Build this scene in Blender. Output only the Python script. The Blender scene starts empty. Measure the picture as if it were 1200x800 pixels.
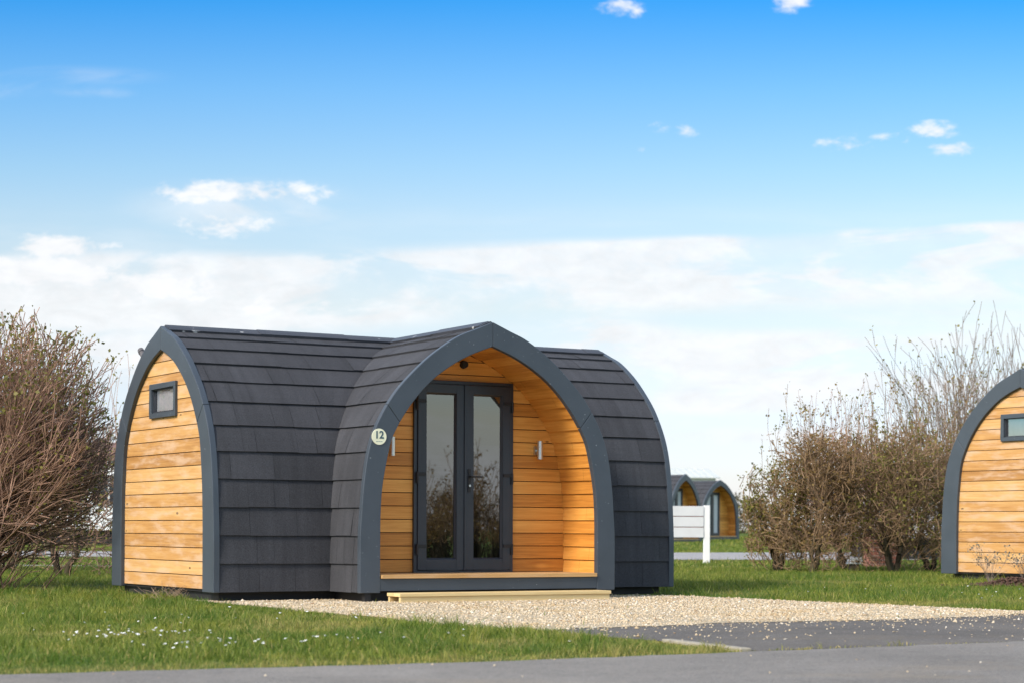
import bpy, math, random
import numpy as np
from mathutils import Vector, noise as mnoise
R = math.radians
S = bpy.context.scene
COL = S.collection
PI = math.pi

# ------------------------------------------------------------------ materials
def new_mat(name):
    m = bpy.data.materials.new(name); m.use_nodes = True
    nt = m.node_tree; nt.nodes.clear()
    return m, nt
class N:
    """tiny node-graph helper"""
    def __init__(s, nt): s.nt = nt
    def n(s, t, **kw):
        o = s.nt.nodes.new(t)
        for k, v in kw.items():
            if k == 'ins':
                for kk, vv in v.items():
                    if hasattr(vv, 'is_output') or isinstance(vv, bpy.types.NodeSocket): s.nt.links.new(vv, o.inputs[kk])
                    else: o.inputs[kk].default_value = vv
            else: setattr(o, k, v)
        return o
    def math(s, op, a, b=None, c=None, clamp=False):
        o = s.nt.nodes.new('ShaderNodeMath'); o.operation = op; o.use_clamp = clamp
        for i, v in enumerate((a, b, c)):
            if v is None: continue
            if isinstance(v, (int, float)): o.inputs[i].default_value = v
            else: s.nt.links.new(v, o.inputs[i])
        return o.outputs[0]
    def mix(s, f, a, b, mode='MIX'):
        o = s.nt.nodes.new('ShaderNodeMix'); o.data_type = 'RGBA'; o.blend_type = mode
        for i, v in ((0, f), (6, a), (7, b)):
            if isinstance(v, bpy.types.NodeSocket): s.nt.links.new(v, o.inputs[i])
            elif i == 0: o.inputs[0].default_value = v
            else: o.inputs[i].default_value = (*v, 1) if len(v) == 3 else v
        return o.outputs[2]
    def noise(s, scale, detail=4, rough=.5, vec=None, dist=0):
        o = s.nt.nodes.new('ShaderNodeTexNoise'); o.inputs['Scale'].default_value = scale
        o.inputs['Detail'].default_value = detail; o.inputs['Roughness'].default_value = rough; o.inputs['Distortion'].default_value = dist
        if vec is not None: s.nt.links.new(vec, o.inputs['Vector'])
        return o.outputs[0]
    def ramp(s, f, stops):
        o = s.nt.nodes.new('ShaderNodeValToRGB'); s.nt.links.new(f, o.inputs[0])
        e = o.color_ramp.elements
        while len(e) < len(stops): e.new(.5)
        for x, (p, c) in zip(e, stops): x.position = p; x.color = (*c, 1) if len(c) == 3 else c
        return o.outputs[0]
    def rng(s, v, a, b, c=0., d=1., smooth=False):
        o = s.nt.nodes.new('ShaderNodeMapRange'); s.nt.links.new(v, o.inputs[0])
        if smooth: o.interpolation_type = 'SMOOTHSTEP'
        for i, x in enumerate((a, b, c, d)): o.inputs[i + 1].default_value = x
        return o.outputs[0]
    def mapping(s, vec, scale=(1, 1, 1), loc=(0, 0, 0)):
        o = s.nt.nodes.new('ShaderNodeMapping'); s.nt.links.new(vec, o.inputs[0])
        o.inputs['Scale'].default_value = scale; o.inputs['Location'].default_value = loc
        return o.outputs[0]
    def obj(s): return s.nt.nodes.new('ShaderNodeTexCoord').outputs['Object']
    def geo(s): return s.nt.nodes.new('ShaderNodeNewGeometry').outputs['Position']
    def uv(s): return s.nt.nodes.new('ShaderNodeTexCoord').outputs['UV']
    def attr(s, name): 
        o = s.nt.nodes.new('ShaderNodeAttribute'); o.attribute_name = name; return o.outputs['Fac']
    def bump(s, h, strength=.3, dist=.01):
        o = s.nt.nodes.new('ShaderNodeBump'); s.nt.links.new(h, o.inputs['Height']); o.inputs['Strength'].default_value = strength
        o.inputs['Distance'].default_value = dist; return o.outputs[0]
    def out(s, col, rough=.7, normal=None, metallic=0., spec=.5, sss=None):
        p = s.nt.nodes.new('ShaderNodeBsdfPrincipled')
        for k, v in (('Base Color', col), ('Roughness', rough), ('Metallic', metallic), ('Specular IOR Level', spec)):
            if isinstance(v, bpy.types.NodeSocket): s.nt.links.new(v, p.inputs[k])
            else: p.inputs[k].default_value = (*v, 1) if isinstance(v, tuple) else v
        if normal is not None: s.nt.links.new(normal, p.inputs['Normal'])
        o = s.nt.nodes.new('ShaderNodeOutputMaterial'); s.nt.links.new(p.outputs[0], o.inputs[0])
        return p

def mat_wood(name, c_dark, c_mid, c_light, knots=True, grey=.0, rough=.55):
    m, nt = new_mat(name); g = N(nt)
    uv = g.uv(); rnd = g.attr('rnd')
    off = g.n('ShaderNodeCombineXYZ', ins={0: g.math('MULTIPLY', rnd, 37.), 1: g.math('MULTIPLY', rnd, 11.), 2: 0.}).outputs[0]
    v = g.n('ShaderNodeVectorMath', operation='ADD', ins={0: uv, 1: off}).outputs[0]
    wob = g.noise(2.5, 2, .5, g.mapping(v, (1, 3, 1)))
    grain = g.noise(1., 6, .62, g.mapping(v, (1.6, 38, 1)), .6)
    fine = g.noise(1., 3, .7, g.mapping(v, (9, 210, 1)))
    broad = g.noise(1.4, 3, .5, g.mapping(v, (.9, 4, 1)))
    f = g.math('ADD', g.math('MULTIPLY', grain, .65), g.math('ADD', g.math('MULTIPLY', broad, .35), g.math('MULTIPLY', fine, .12)))
    f = g.math('ADD', f, g.math('MULTIPLY', g.math('SUBTRACT', rnd, .5), .32))
    c = g.ramp(f, [(.33, c_dark), (.55, c_mid), (.78, c_light)])
    if knots:
        vo = g.n('ShaderNodeTexVoronoi', ins={'Vector': g.mapping(v, (2.6, 6.2, 1)), 'Scale': 1.})
        vo.inputs['Randomness'].default_value = 1.
        kd = g.math('ADD', vo.outputs['Distance'], g.math('MULTIPLY', g.math('SUBTRACT', wob, .5), .08))
        sel = g.math('GREATER_THAN', g.n('ShaderNodeSeparateColor', ins={0: vo.outputs['Color']}).outputs[0], .58)
        k = g.math('MULTIPLY', g.rng(kd, .05, .105, 1., 0., True), sel)
        halo = g.math('MULTIPLY', g.rng(kd, .06, .3, .4, 0., True), sel)
        c = g.mix(halo, c, tuple(x * 1.12 for x in c_light))
        c = g.mix(g.math('MULTIPLY', k, .95), c, tuple(x * .32 for x in c_dark))
    if grey > 0:
        gz = g.noise(1., 4, .6, g.mapping(v, (2.2, 9, 1), (5, 3, 0)))
        c = g.mix(g.rng(gz, .45, .68, 0, grey, True), c, (.60, .43, .30))
    h = g.math('ADD', g.math('MULTIPLY', grain, .7), g.math('MULTIPLY', fine, .3))
    g.out(c, g.rng(grain, .3, .8, rough + .1, rough - .08), g.bump(h, .22, .004), spec=.35)
    return m
def mat_plain(name, c, rough=.5, var=.15, scale=6., metallic=0., bump=0., bscale=80., spec=.5, speck=None):
    m, nt = new_mat(name); g = N(nt)
    o = g.obj(); n1 = g.noise(scale, 5, .6, o)
    k = g.rng(n1, .3, .7, 1 - var, 1 + var)
    cc = g.n('ShaderNodeVectorMath', operation='SCALE', ins={0: c, 'Scale': k}).outputs[0]
    if speck:
        sn = g.noise(speck[0], 2, .5, o)
        cc = g.mix(g.rng(sn, speck[1], speck[1] + .03, 0, 1), cc, speck[2])
    nrm = g.bump(g.noise(bscale, 3, .6, o), bump, .005) if bump else None
    g.out(cc, g.rng(n1, .3, .7, max(.02, rough - .07), min(1, rough + .07)), nrm, metallic, spec)
    return m
def mat_shingle():
    m, nt = new_mat('felt_shingle'); g = N(nt)
    rnd = g.attr('rnd'); o = g.obj()
    gran = g.noise(420., 2, .8, o); gr2 = g.noise(95., 4, .75, o); broad = g.noise(1.3, 4, .6, o)
    v = g.math('ADD', g.math('MULTIPLY', g.math('SUBTRACT', rnd, .5), .22), 1.)
    v = g.math('MULTIPLY', v, g.rng(gr2, .3, .7, .68, 1.34)); v = g.math('MULTIPLY', v, g.rng(gran, .25, .75, .6, 1.45))
    v = g.math('MULTIPLY', v, g.rng(broad, .3, .7, .85, 1.15))
    # streaky weathering running down the slope
    st = g.noise(1., 4, .6, g.mapping(g.uv(), (9., .7, 1)))
    v = g.math('MULTIPLY', v, g.rng(st, .3, .75, .86, 1.2))
    c = g.n('ShaderNodeVectorMath', operation='SCALE', ins={0: (.0435, .045, .051), 'Scale': v}).outputs[0]
    g.out(c, .9, g.bump(g.math('ADD', gran, gr2), .5, .004), spec=.3)
    return m
def mat_glass(name, tint=.82, refl=.24):
    m, nt = new_mat(name); g = N(nt)
    tr = g.n('ShaderNodeBsdfTransparent', ins={0: (tint, tint, tint * 1.02, 1)})
    gl = g.n('ShaderNodeBsdfGlossy', ins={'Color': (.93, .96, 1, 1), 'Roughness': .012})
    # gentle waviness of real panes
    nz = g.noise(3.5, 1, .4, g.obj()); g.nt.links.new(g.bump(nz, .006, .02), gl.inputs['Normal'])
    fr = g.n('ShaderNodeFresnel', ins={'IOR': 1.5}).outputs[0]
    f = g.math('ADD', g.math('MULTIPLY', fr, .9), refl, clamp=True)
    mx = g.n('ShaderNodeMixShader', ins={0: f, 1: tr.outputs[0], 2: gl.outputs[0]})
    g.n('ShaderNodeOutputMaterial', ins={0: mx.outputs[0]})
    return m
def mat_leaf(name, c1, c2, c3, trans=.35, rough=.6, patch=None):
    m, nt = new_mat(name); g = N(nt)
    rnd = g.attr('rnd')
    c = g.ramp(rnd, [(0., c1), (.5, c2), (1., c3)])
    if patch:   # lawn: broad patches and dry edge
        p = g.geo()
        n1 = g.noise(.55, 4, .6, p); n2 = g.noise(2.6, 3, .6, p)
        c = g.mix(g.rng(n1, .42, .6, 0, .75, True), c, patch[0])
        c = g.mix(g.rng(n2, .5, .68, 0, .7, True), c, patch[1])
        c = g.mix(g.attr('dry'), c, patch[2])
    d = g.n('ShaderNodeBsdfPrincipled', ins={'Base Color': c, 'Roughness': rough, 'Specular IOR Level': .25})
    t = g.n('ShaderNodeBsdfTranslucent', ins={0: c})
    mx = g.n('ShaderNodeMixShader', ins={0: trans, 1: d.outputs[0], 2: t.outputs[0]})
    g.n('ShaderNodeOutputMaterial', ins={0: mx.outputs[0]})
    return m
def mat_bark(name, c1, c2):
    m, nt = new_mat(name); g = N(nt)
    rnd = g.attr('rnd'); n1 = g.noise(14., 4, .6, g.obj())
    f = g.math('ADD', g.math('MULTIPLY', rnd, .7), g.math('MULTIPLY', n1, .3))
    g.out(g.ramp(f, [(.1, c1), (.85, c2)]), .85, g.bump(n1, .4, .01), spec=.2)
    return m

M = {}
M['wood'] = mat_wood('larch_boards', (.33, .155, .044), (.50, .264, .086), (.61, .375, .150), True, .6)
M['wood_in'] = mat_wood('porch_boards', (.40, .155, .026), (.60, .255, .046), (.75, .37, .085), True, 0., .42)  # porch boards, redder and more saturated than the gable ones
M['deck'] = mat_wood('deck_board', (.42, .24, .09), (.56, .34, .14), (.66, .44, .22), False, .3)
M['step'] = mat_wood('treated_timber', (.58, .42, .19), (.70, .54, .27), (.78, .63, .36), True, .0)
M['trim'] = mat_plain('slate_paint', (.047, .060, .076), .42, .10, 3., bump=.05, bscale=240., speck=(38., .735, (.30, .32, .33)))
M['upvc'] = mat_plain('anthracite_frame', (.026, .030, .038), .38, .08, 5., bump=.06, bscale=500.)
M['gasket'] = mat_plain('black_rubber', (.012, .012, .013), .6)
M['black'] = mat_plain('black_board', (.012, .012, .013), .7, .3)
M['under'] = mat_plain('roof_underlay', (.012, .012, .013), .9)
M['shingle'] = mat_shingle()
M['ridge'] = mat_plain('ridge_felt', (.040, .042, .050), .5, .25, 5., bump=.2, bscale=120., speck=(7., .71, (.42, .42, .41)))
M['steel'] = mat_plain('brushed_steel', (.62, .61, .58), .36, .02, 2., metallic=1.)
M['glass'] = mat_glass('door_glass', .6, .20)
M['glass_w'] = mat_glass('window_glass', .95, .36)
M['dark_in'] = mat_plain('dark_interior', (.035, .028, .022), .8)
M['blind'] = mat_plain('pale_blind', (.86, .87, .88), .8, .04, 3.)  # near-white so the gable pane reads as mirroring pale sky
M['curtain'] = mat_plain('grey_curtain', (.22, .21, .23), .9, .2, 9.)
M['disc'] = mat_plain('cream_disc', (.78, .77, .56), .45, .04)
M['digit'] = mat_plain('teal_lettering', (.035, .085, .11), .5)
M['white'] = mat_plain('white_paint', (.80, .80, .79), .45, .05, 3.)
M['plank'] = mat_plain('chalky_board', (.60, .61, .62), .6, .05, 4.)
M['vent'] = mat_plain('weathered_vent', (.10, .095, .10), .7, .2)
M['cream'] = mat_plain('cream_cladding', (.68, .66, .58), .55, .06)
M['greyclad'] = mat_plain('grey_cladding', (.40, .40, .42), .55, .08)
M['roofgrey'] = mat_plain('pale_roof', (.50, .53, .50), .5, .08)
M['roofbrown'] = mat_plain('brown_roof', (.18, .10, .075), .7, .15)
M['sky_pane'] = mat_plain('sky_toned_pane', (.50, .54, .56), .12, .05)  # opaque pale tone stands in for sky reflected in the far panes
M['winglass'] = mat_plain('dark_glass', (.04, .045, .05), .08, .1)

# ------------------------------------------------------------------ mesh building
class MB:
    def __init__(s): s.v = []; s.f = []; s.uv = []; s.r = []
    def face(s, pts, rnd=.5, uvs=None):
        b = len(s.v); s.v.extend(pts); s.f.append(tuple(range(b, b + len(pts))))
        s.uv.extend(uvs if uvs else [(p[0] + p[1], p[2]) for p in pts]); s.r.append(rnd)
    def box(s, x0, x1, y0, y1, z0, z1, rnd=.5, m=None, long='x'):
        P = [(x0, y0, z0), (x1, y0, z0), (x1, y1, z0), (x0, y1, z0), (x0, y0, z1), (x1, y0, z1), (x1, y1, z1), (x0, y1, z1)]
        t = m if m else (lambda p: p)
        for q in ((0, 3, 2, 1), (4, 5, 6, 7), (0, 1, 5, 4), (1, 2, 6, 5), (2, 3, 7, 6), (3, 0, 4, 7)):
            pts = [P[i] for i in q]
            if long == 'x': uvs = [(p[0], p[1] + p[2]) for p in pts]
            elif long == 'y': uvs = [(p[1], p[0] + p[2]) for p in pts]
            else: uvs = [(p[2], p[0] + p[1]) for p in pts]
            s.face([t(p) for p in pts], rnd, uvs)
    def prism(s, poly, ext, m, rnd=.5):
        """poly: 2-D outline (a,b); ext: (c0,c1); m(a,b,c)->xyz. closed solid"""
        n = len(poly)
        A = [m(a, b, ext[0]) for a, b in poly]; B = [m(a, b, ext[1]) for a, b in poly]
        s.face(A, rnd, list(poly)); s.face(B[::-1], rnd, list(poly)[::-1])
        for i in range(n):
            j = (i + 1) % n
            s.face([A[j], A[i], B[i], B[j]], rnd, [(poly[j][0], poly[j][1]), (poly[i][0], poly[i][1]), (poly[i][0] + .03, poly[i][1] + .03), (poly[j][0] + .03, poly[j][1] + .03)])
    def tube(s, p0, p1, r0, r1=None, n=12, rnd=.5, cap=True):
        r1 = r0 if r1 is None else r1
        p0 = Vector(p0); p1 = Vector(p1); d = (p1 - p0).normalized()
        a = d.orthogonal().normalized(); b = d.cross(a)
        A = [p0 + (a * math.cos(2 * PI * i / n) + b * math.sin(2 * PI * i / n)) * r0 for i in range(n)]
        B = [p1 + (a * math.cos(2 * PI * i / n) + b * math.sin(2 * PI * i / n)) * r1 for i in range(n)]
        L = (p1 - p0).length
        for i in range(n):
            j = (i + 1) % n
            s.face([tuple(A[i]), tuple(A[j]), tuple(B[j]), tuple(B[i])], rnd, [(0, i / n), (0, (i + 1) / n), (L, (i + 1) / n), (L, i / n)])
        if cap: s.face([tuple(p) for p in A[::-1]], rnd); s.face([tuple(p) for p in B], rnd)
    def build(s, name, mat, parent=None, bevel=0., smooth=False, weld=False):
        me = bpy.data.meshes.new(name)
        v, f = s.v, s.f
        me.from_pydata(v, [], f)
        me.uv_layers.new(name='UVMap'); me.uv_layers[0].data.foreach_set('uv', np.array(s.uv, 'f').ravel())
        at = me.attributes.new('rnd', 'FLOAT', 'FACE'); at.data.foreach_set('value', np.array(s.r, 'f'))
        if weld or bevel:
            import bmesh
            bm = bmesh.new(); bm.from_mesh(me); bmesh.ops.remove_doubles(bm, verts=bm.verts, dist=2e-5)
            bmesh.ops.recalc_face_normals(bm, faces=bm.faces); bm.to_mesh(me); bm.free()
        if smooth: me.shade_smooth()
        me.materials.append(mat)
        o = bpy.data.objects.new(name, me); COL.objects.link(o)
        if parent: o.parent = parent
        if bevel:
            b = o.modifiers.new('bevel', 'BEVEL'); b.width = bevel; b.segments = 2; b.limit_method = 'ANGLE'; b.angle_limit = R(40)
        return o
def raw_mesh(name, V, F, mat, parent=None, attrs=None):
    """V (n,3) array, F (m,k) index array"""
    me = bpy.data.meshes.new(name); k = F.shape[1]
    me.vertices.add(len(V)); me.vertices.foreach_set('co', np.ascontiguousarray(V, 'f').ravel())
    me.loops.add(F.size); me.loops.foreach_set('vertex_index', np.ascontiguousarray(F, 'i').ravel())
    me.polygons.add(len(F)); me.polygons.foreach_set('loop_start', np.arange(0, F.size, k, dtype='i'))
    for nm, (dom, arr) in (attrs or {}).items():
        a = me.attributes.new(nm, 'FLOAT', dom); a.data.foreach_set('value', np.ascontiguousarray(arr, 'f'))
    me.update(calc_edges=True); me.materials.append(mat)
    o = bpy.data.objects.new(name, me); COL.objects.link(o)
    if parent: o.parent = parent
    return o
def tag(o, label=None, cat=None, group=None, kind=None):
    for k, v in (('label', label), ('category', cat), ('group', group), ('kind', kind)):
        if v: o[k] = v
    return o
def thing(name, label, cat, loc=(0, 0, 0), rz=0., group=None):
    o = bpy.data.objects.new(name, None); COL.objects.link(o)
    o.location = loc; o.rotation_euler = (0, 0, rz); o.empty_display_size = .2
    return tag(o, label, cat, group)
def copy_tree(o, parent=None, skip=()):
    c = o.copy(); COL.objects.link(c)
    if parent: c.parent = parent
    for ch in list(o.children):
        if ch.name.split('.')[0] not in skip: copy_tree(ch, c, skip)
    return c

# ------------------------------------------------------------------ arch profile
def catmull(pts, n):
    P = [np.array(p, float) for p in pts]
    P = [2 * P[0] - P[1]] + P + [2 * P[-1] - P[-2]]
    out = []
    for i in range(1, len(P) - 2):
        for t in np.linspace(0, 1, 12, endpoint=False):
            a, b, c, d = P[i - 1:i + 3]
            out.append(.5 * (2 * b + (c - a) * t + (2 * a - 5 * b + 4 * c - d) * t * t + (3 * b - a - 3 * c + d) * t ** 3))
    out.append(P[-2]); out = np.array(out)
    s = np.r_[0, np.cumsum(np.linalg.norm(np.diff(out, axis=0), axis=1))]
    q = np.linspace(0, s[-1], n)
    return np.c_[np.interp(q, s, out[:, 0]), np.interp(q, s, out[:, 1])], s[-1]
OUT, OUTL = catmull([(1.42, 0), (1.42, .5), (1.405, .76), (1.383, 1.03), (1.335, 1.33), (1.25, 1.58), (1.095, 1.84), (.93, 2.03), (.68, 2.255), (.4, 2.44), (.2, 2.523), (0, 2.604)], 73)
INN, _ = catmull([(1.21, 0), (1.21, .5), (1.206, .76), (1.185, 1.03), (1.11, 1.39), (1.045, 1.545), (.945, 1.705), (.83, 1.852), (.715, 1.972), (.58, 2.085), (.39, 2.205), (.21, 2.292), (0, 2.37)], 61)
ING, _ = catmull([(1.135, 0), (1.135, .5), (1.13, .76), (1.115, 1.03), (1.065, 1.39), (1.01, 1.545), (.92, 1.705), (.815, 1.852), (.705, 1.972), (.575, 2.085), (.385, 2.215), (.205, 2.30), (0, 2.37)], 61)
def normals(P):
    T = np.gradient(P, axis=0); T /= np.linalg.norm(T, axis=1)[:, None]
    return np.c_[T[:, 1], -T[:, 0]]          # outward for a curve climbing from the right foot to the apex
ON = normals(OUT); OS = np.linspace(0, OUTL, len(OUT))
def prof(s, off=0.):
    """point on the outer arch at arc length s, pushed out by off"""
    w = np.interp(s, OS, OUT[:, 0]) + off * np.interp(s, OS, ON[:, 0])
    z = np.interp(s, OS, OUT[:, 1]) + off * np.interp(s, OS, ON[:, 1])
    return max(float(w), 0.), float(z)
def half_w(P, z):                              # half width of an arch at height z
    return float(np.interp(z, P[:, 1], P[:, 0]))

ZB = .085                                      # frame base above the ground
L, W, D = 5.2212, 2.84, 2.0878
UC = L / 2

def shingles(mbS, mbU, span, m, rng, uoff=0.):
    """one slope: span(w)->(t0,t1) along the barrel for lateral half width w; m(t,w,z)->xyz"""
    s0 = 0.012; n = 12; ex = (OUTL - .05 - s0) / n
    for i in range(n):
        sa = s0 + i * ex; sb = sa + ex
        ss = np.linspace(sa - .008, sb + .015, 5)
        of = np.linspace(-.004, -.024, 5)
        P = [prof(max(s, 0), o) for s, o in zip(ss, of)]
        ts = [span(w) for w, z in P]
        lo = max(t[0] for t in ts); hi = min(t[1] for t in ts)
        lo_m = min(t[0] for t in ts); hi_m = max(t[1] for t in ts)
        if hi_m - lo_m < .02: continue
        cuts = []; t = lo + rng.uniform(.05, .4)
        while t < hi - .08:
            cuts.append(t); t += rng.choice((rng.uniform(.12, .25), rng.uniform(.25, .5), rng.uniform(.4, .8)))
        edges = [None] + cuts + [None]
        for a, b in zip(edges[:-1], edges[1:]):
            r = rng.random(); dz = rng.uniform(-.0015, .003); g = .0012
            jb = rng.uniform(-.0025, .0025); tilt = rng.uniform(-.002, .002)
            A = []; B = []
            for k, (s_, o_) in enumerate(zip(ss, of)):
                s2 = s_ + (jb if k == 0 else 0)
                w, z = prof(max(s2, 0), o_ + dz * (1 - k / 5)); wb, zb = prof(max(s2, 0), o_ + (dz + tilt) * (1 - k / 5))
                t0, t1 = span(w)
                A.append(m(t0 if a is None else min(a + g, t1), w, z)); B.append(m(t1 if b is None else max(b - g, t0), wb, zb))
            for k in range(4):
                mbS.face([A[k], B[k], B[k + 1], A[k + 1]], r, [(uoff + (a or lo), ss[k]), (uoff + (b or hi), ss[k]), (uoff + (b or hi), ss[k + 1]), (uoff + (a or lo), ss[k + 1])])
            w, z = prof(max(ss[0] + jb, 0), -.032); t0, t1 = span(w)
            C0 = m(t0 if a is None else a + g, w, z); C1 = m(t1 if b is None else b - g, w, z)
            mbS.face([C0, C1, B[0], A[0]], r * .3, [(0, 0)] * 4)
    ss = np.linspace(0, OUTL, 50)
    for k in range(49):
        P0 = prof(ss[k], -.028); P1 = prof(ss[k + 1], -.028)
        a0, a1 = span(P0[0]); b0, b1 = span(P1[0])
        mbU.face([m(a0, *P0), m(a1, *P0), m(b1, *P1), m(b0, *P1)])
def arch_frame(inner, t0, t1, m, zbase=0.):
    """bent frame: arch ring between the outer profile and 'inner', in four pieces with hairline joints, t = along barrel"""
    mb = MB(); n = 60
    so = np.linspace(0, 1, n)
    fo = np.linspace(0, len(OUT) - 1, n); fi = np.linspace(0, len(inner) - 1, n)
    O_ = np.c_[np.interp(fo, range(len(OUT)), OUT[:, 0]), np.interp(fo, range(len(OUT)), OUT[:, 1])]
    I_ = np.c_[np.interp(fi, range(len(inner)), inner[:, 0]), np.interp(fi, range(len(inner)), inner[:, 1])]
    kj = 33                                     # joint between post and arch
    for sgn in (1, -1):
        for a, b in ((0, kj), (kj, n - 1)):
            o = O_[a:b + 1].copy(); i_ = I_[a:b + 1].copy()
            e = .0016                           # joint gap
            if a: 
                o[0] += (o[1] - o[0]) / np.linalg.norm(o[1] - o[0]) * e; i_[0] += (i_[1] - i_[0]) / np.linalg.norm(i_[1] - i_[0]) * e
            else:
                o[-1] -= (o[-1] - o[-2]) / np.linalg.norm(o[-1] - o[-2]) * e; i_[-1] -= (i_[-1] - i_[-2]) / np.linalg.norm(i_[-1] - i_[-2]) * e
            if b == n - 1: o[-1, 0] = i_[-1, 0] = .0012
            k = len(o)
            for j in range(k - 1):
                q = [o[j], o[j + 1], i_[j + 1], i_[j]]
                q = [(sgn * x, z + zbase) for x, z in q]
                F0 = [m(t0, x, z) for x, z in q]; F1 = [m(t1, x, z) for x, z in q]
                mb.face(F0, .5); mb.face(F1[::-1], .5)
                mb.face([F0[0], F1[0], F1[1], F0[1]], .5); mb.face([F0[3], F0[2], F1[2], F1[3]], .5)
                if j == 0: mb.face([F0[0], F0[3], F1[3], F1[0]], .5)
                if j == k - 2: mb.face([F0[1], F1[1], F1[2], F0[2]], .5)
    return mb
def boards(mb, halfw, z0, z1, pitch, m, rng, t=0., depth=.02, gap=.0085, x_lim=None, holes=()):
    """horizontal shiplap boards in the plane t (m(t,x,z)); halfw(z) = half width; bottom edge of each is chamfered"""
    z = z0
    while z < z1 - .01:
        zt = min(z + pitch, z1)
        r = rng.random()
        zs = [z + gap, zt]
        def piece(xa, xb, za, zb_, ca=True):
            off = rng.random() * 9
            x = lambda f, zz: f(zz)
            p = [(xa(za), za), (xb(za), za), (xb((za + zb_) / 2), (za + zb_) / 2), (xb(zb_), zb_), (xa(zb_), zb_), (xa((za + zb_) / 2), (za + zb_) / 2)]
            if p[1][0] - p[0][0] < .01 and p[3][0] - p[4][0] < .01: return
            uv = [(a + off, b) for a, b in p]
            tt = t + rng.uniform(-.0012, .0012)
            mb.face([m(tt, a, b) for a, b in p], r, uv)
            # chamfer at the foot and lap at the head of the board
            mb.face([m(tt, *p[1]), m(tt, *p[0]), m(tt - depth * .6, p[0][0], p[0][1] - .002), m(tt - depth * .6, p[1][0], p[1][1] - .002)], r, [uv[1], uv[0], uv[0], uv[1]])
            mb.face([m(tt, *p[4]), m(tt, *p[3]), m(tt - depth * .7, *p[3]), m(tt - depth * .7, *p[4])], r, [uv[4], uv[3], uv[3], uv[4]])
            for (i0, i1) in ((4, 5), (5, 0), (1, 2), (2, 3)):
                mb.face([m(tt, *p[i0]), m(tt - depth, *p[i0]), m(tt - depth, *p[i1]), m(tt, *p[i1])], r, [uv[i0], uv[i0], uv[i1], uv[i1]])
        bands = [(zs[0], zs[1])]
        cutz = sorted({h[k] for h in holes for k in (2, 3) if zs[0] < h[k] < zs[1]})
        for c in cutz:
            a, b = bands.pop(); bands += [(a, c), (c, b)]
        for za, zb_ in bands:
            zc = (za + zb_) / 2
            hs = sorted([h for h in holes if h[2] < zc < h[3]])
            xs = [(lambda zz: -halfw(zz))]
            for h in hs: xs += [(lambda zz, v=h[0]: max(v, -halfw(zz))), (lambda zz, v=h[1]: min(v, halfw(zz)))]
            xs.append(lambda zz: halfw(zz))
            for k in range(0, len(xs), 2): piece(xs[k], xs[k + 1], za, zb_)
        z = zt
def lining(mb, inner, t0, t1, m, rng, pitch=.133, off=.012):
    """boards running along the barrel round the inside of a porch arch"""
    seg = np.linalg.norm(np.diff(inner, axis=0), axis=1); S_ = np.r_[0, np.cumsum(seg)]
    nrm = normals(inner)
    def pt(s, o): return (float(np.interp(s, S_, inner[:, 0] + o * nrm[:, 0])), float(np.interp(s, S_, inner[:, 1] + o * nrm[:, 1])))
    for sgn in (1, -1):
        s = .16
        while s < S_[-1] - .01:
            e = min(s + pitch, S_[-1]); r = rng.random(); o2 = rng.random() * 9
            g = .006
            tj = None if rng.random() < .6 else rng.uniform(t0 + .15, t1 - .1)
            for ta, tb in ([(t0, t1)] if tj is None else [(t0, tj - .001), (tj + .001, t1)]):
                # shiplap: lower edge of each board stands a little proud of the one below
                (xa, za), (xb, zb) = pt(s + g, off - .011), pt(e, off + .004)
                (xc, zc), (xd, zd) = pt(s + g, off + .018), pt(e, off + .018)
                A = [m(ta, sgn * xa, za), m(tb, sgn * xa, za), m(tb, sgn * xb, zb), m(ta, sgn * xb, zb)]
                uv = [(ta + o2, s), (tb + o2, s), (tb + o2, e), (ta + o2, e)]
                mb.face(A, r, uv)
                C = [m(ta, sgn * xc, zc), m(tb, sgn * xc, zc)]; Dd = [m(ta, sgn * xd, zd), m(tb, sgn * xd, zd)]
                mb.face([A[0], A[1], C[1], C[0]], r, [uv[0], uv[1], uv[1], uv[0]]); mb.face([A[3], A[2], Dd[1], Dd[0]], r, [uv[3], uv[2], uv[2], uv[3]])
            s = e
def backing(mb, P, t, m, z0=0., z1=9, hole=None):
    n = 30
    zs = np.linspace(z0, min(z1, P[-1, 1]), n)
    if hole: zs = np.unique(np.r_[zs, hole[2], hole[3]])
    for a, b in zip(zs[:-1], zs[1:]):
        wa, wb = half_w(P, a), half_w(P, b)
        if hole and hole[2] <= (a + b) / 2 <= hole[3]:
            mb.face([m(t, -wa, a), m(t, hole[0], a), m(t, hole[0], b), m(t, -wb, b)]); mb.face([m(t, hole[1], a), m(t, wa, a), m(t, wb, b), m(t, hole[1], b)])
        else: mb.face([m(t, -wa, a), m(t, wa, a), m(t, wb, b), m(t, -wb, b)])

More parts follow.
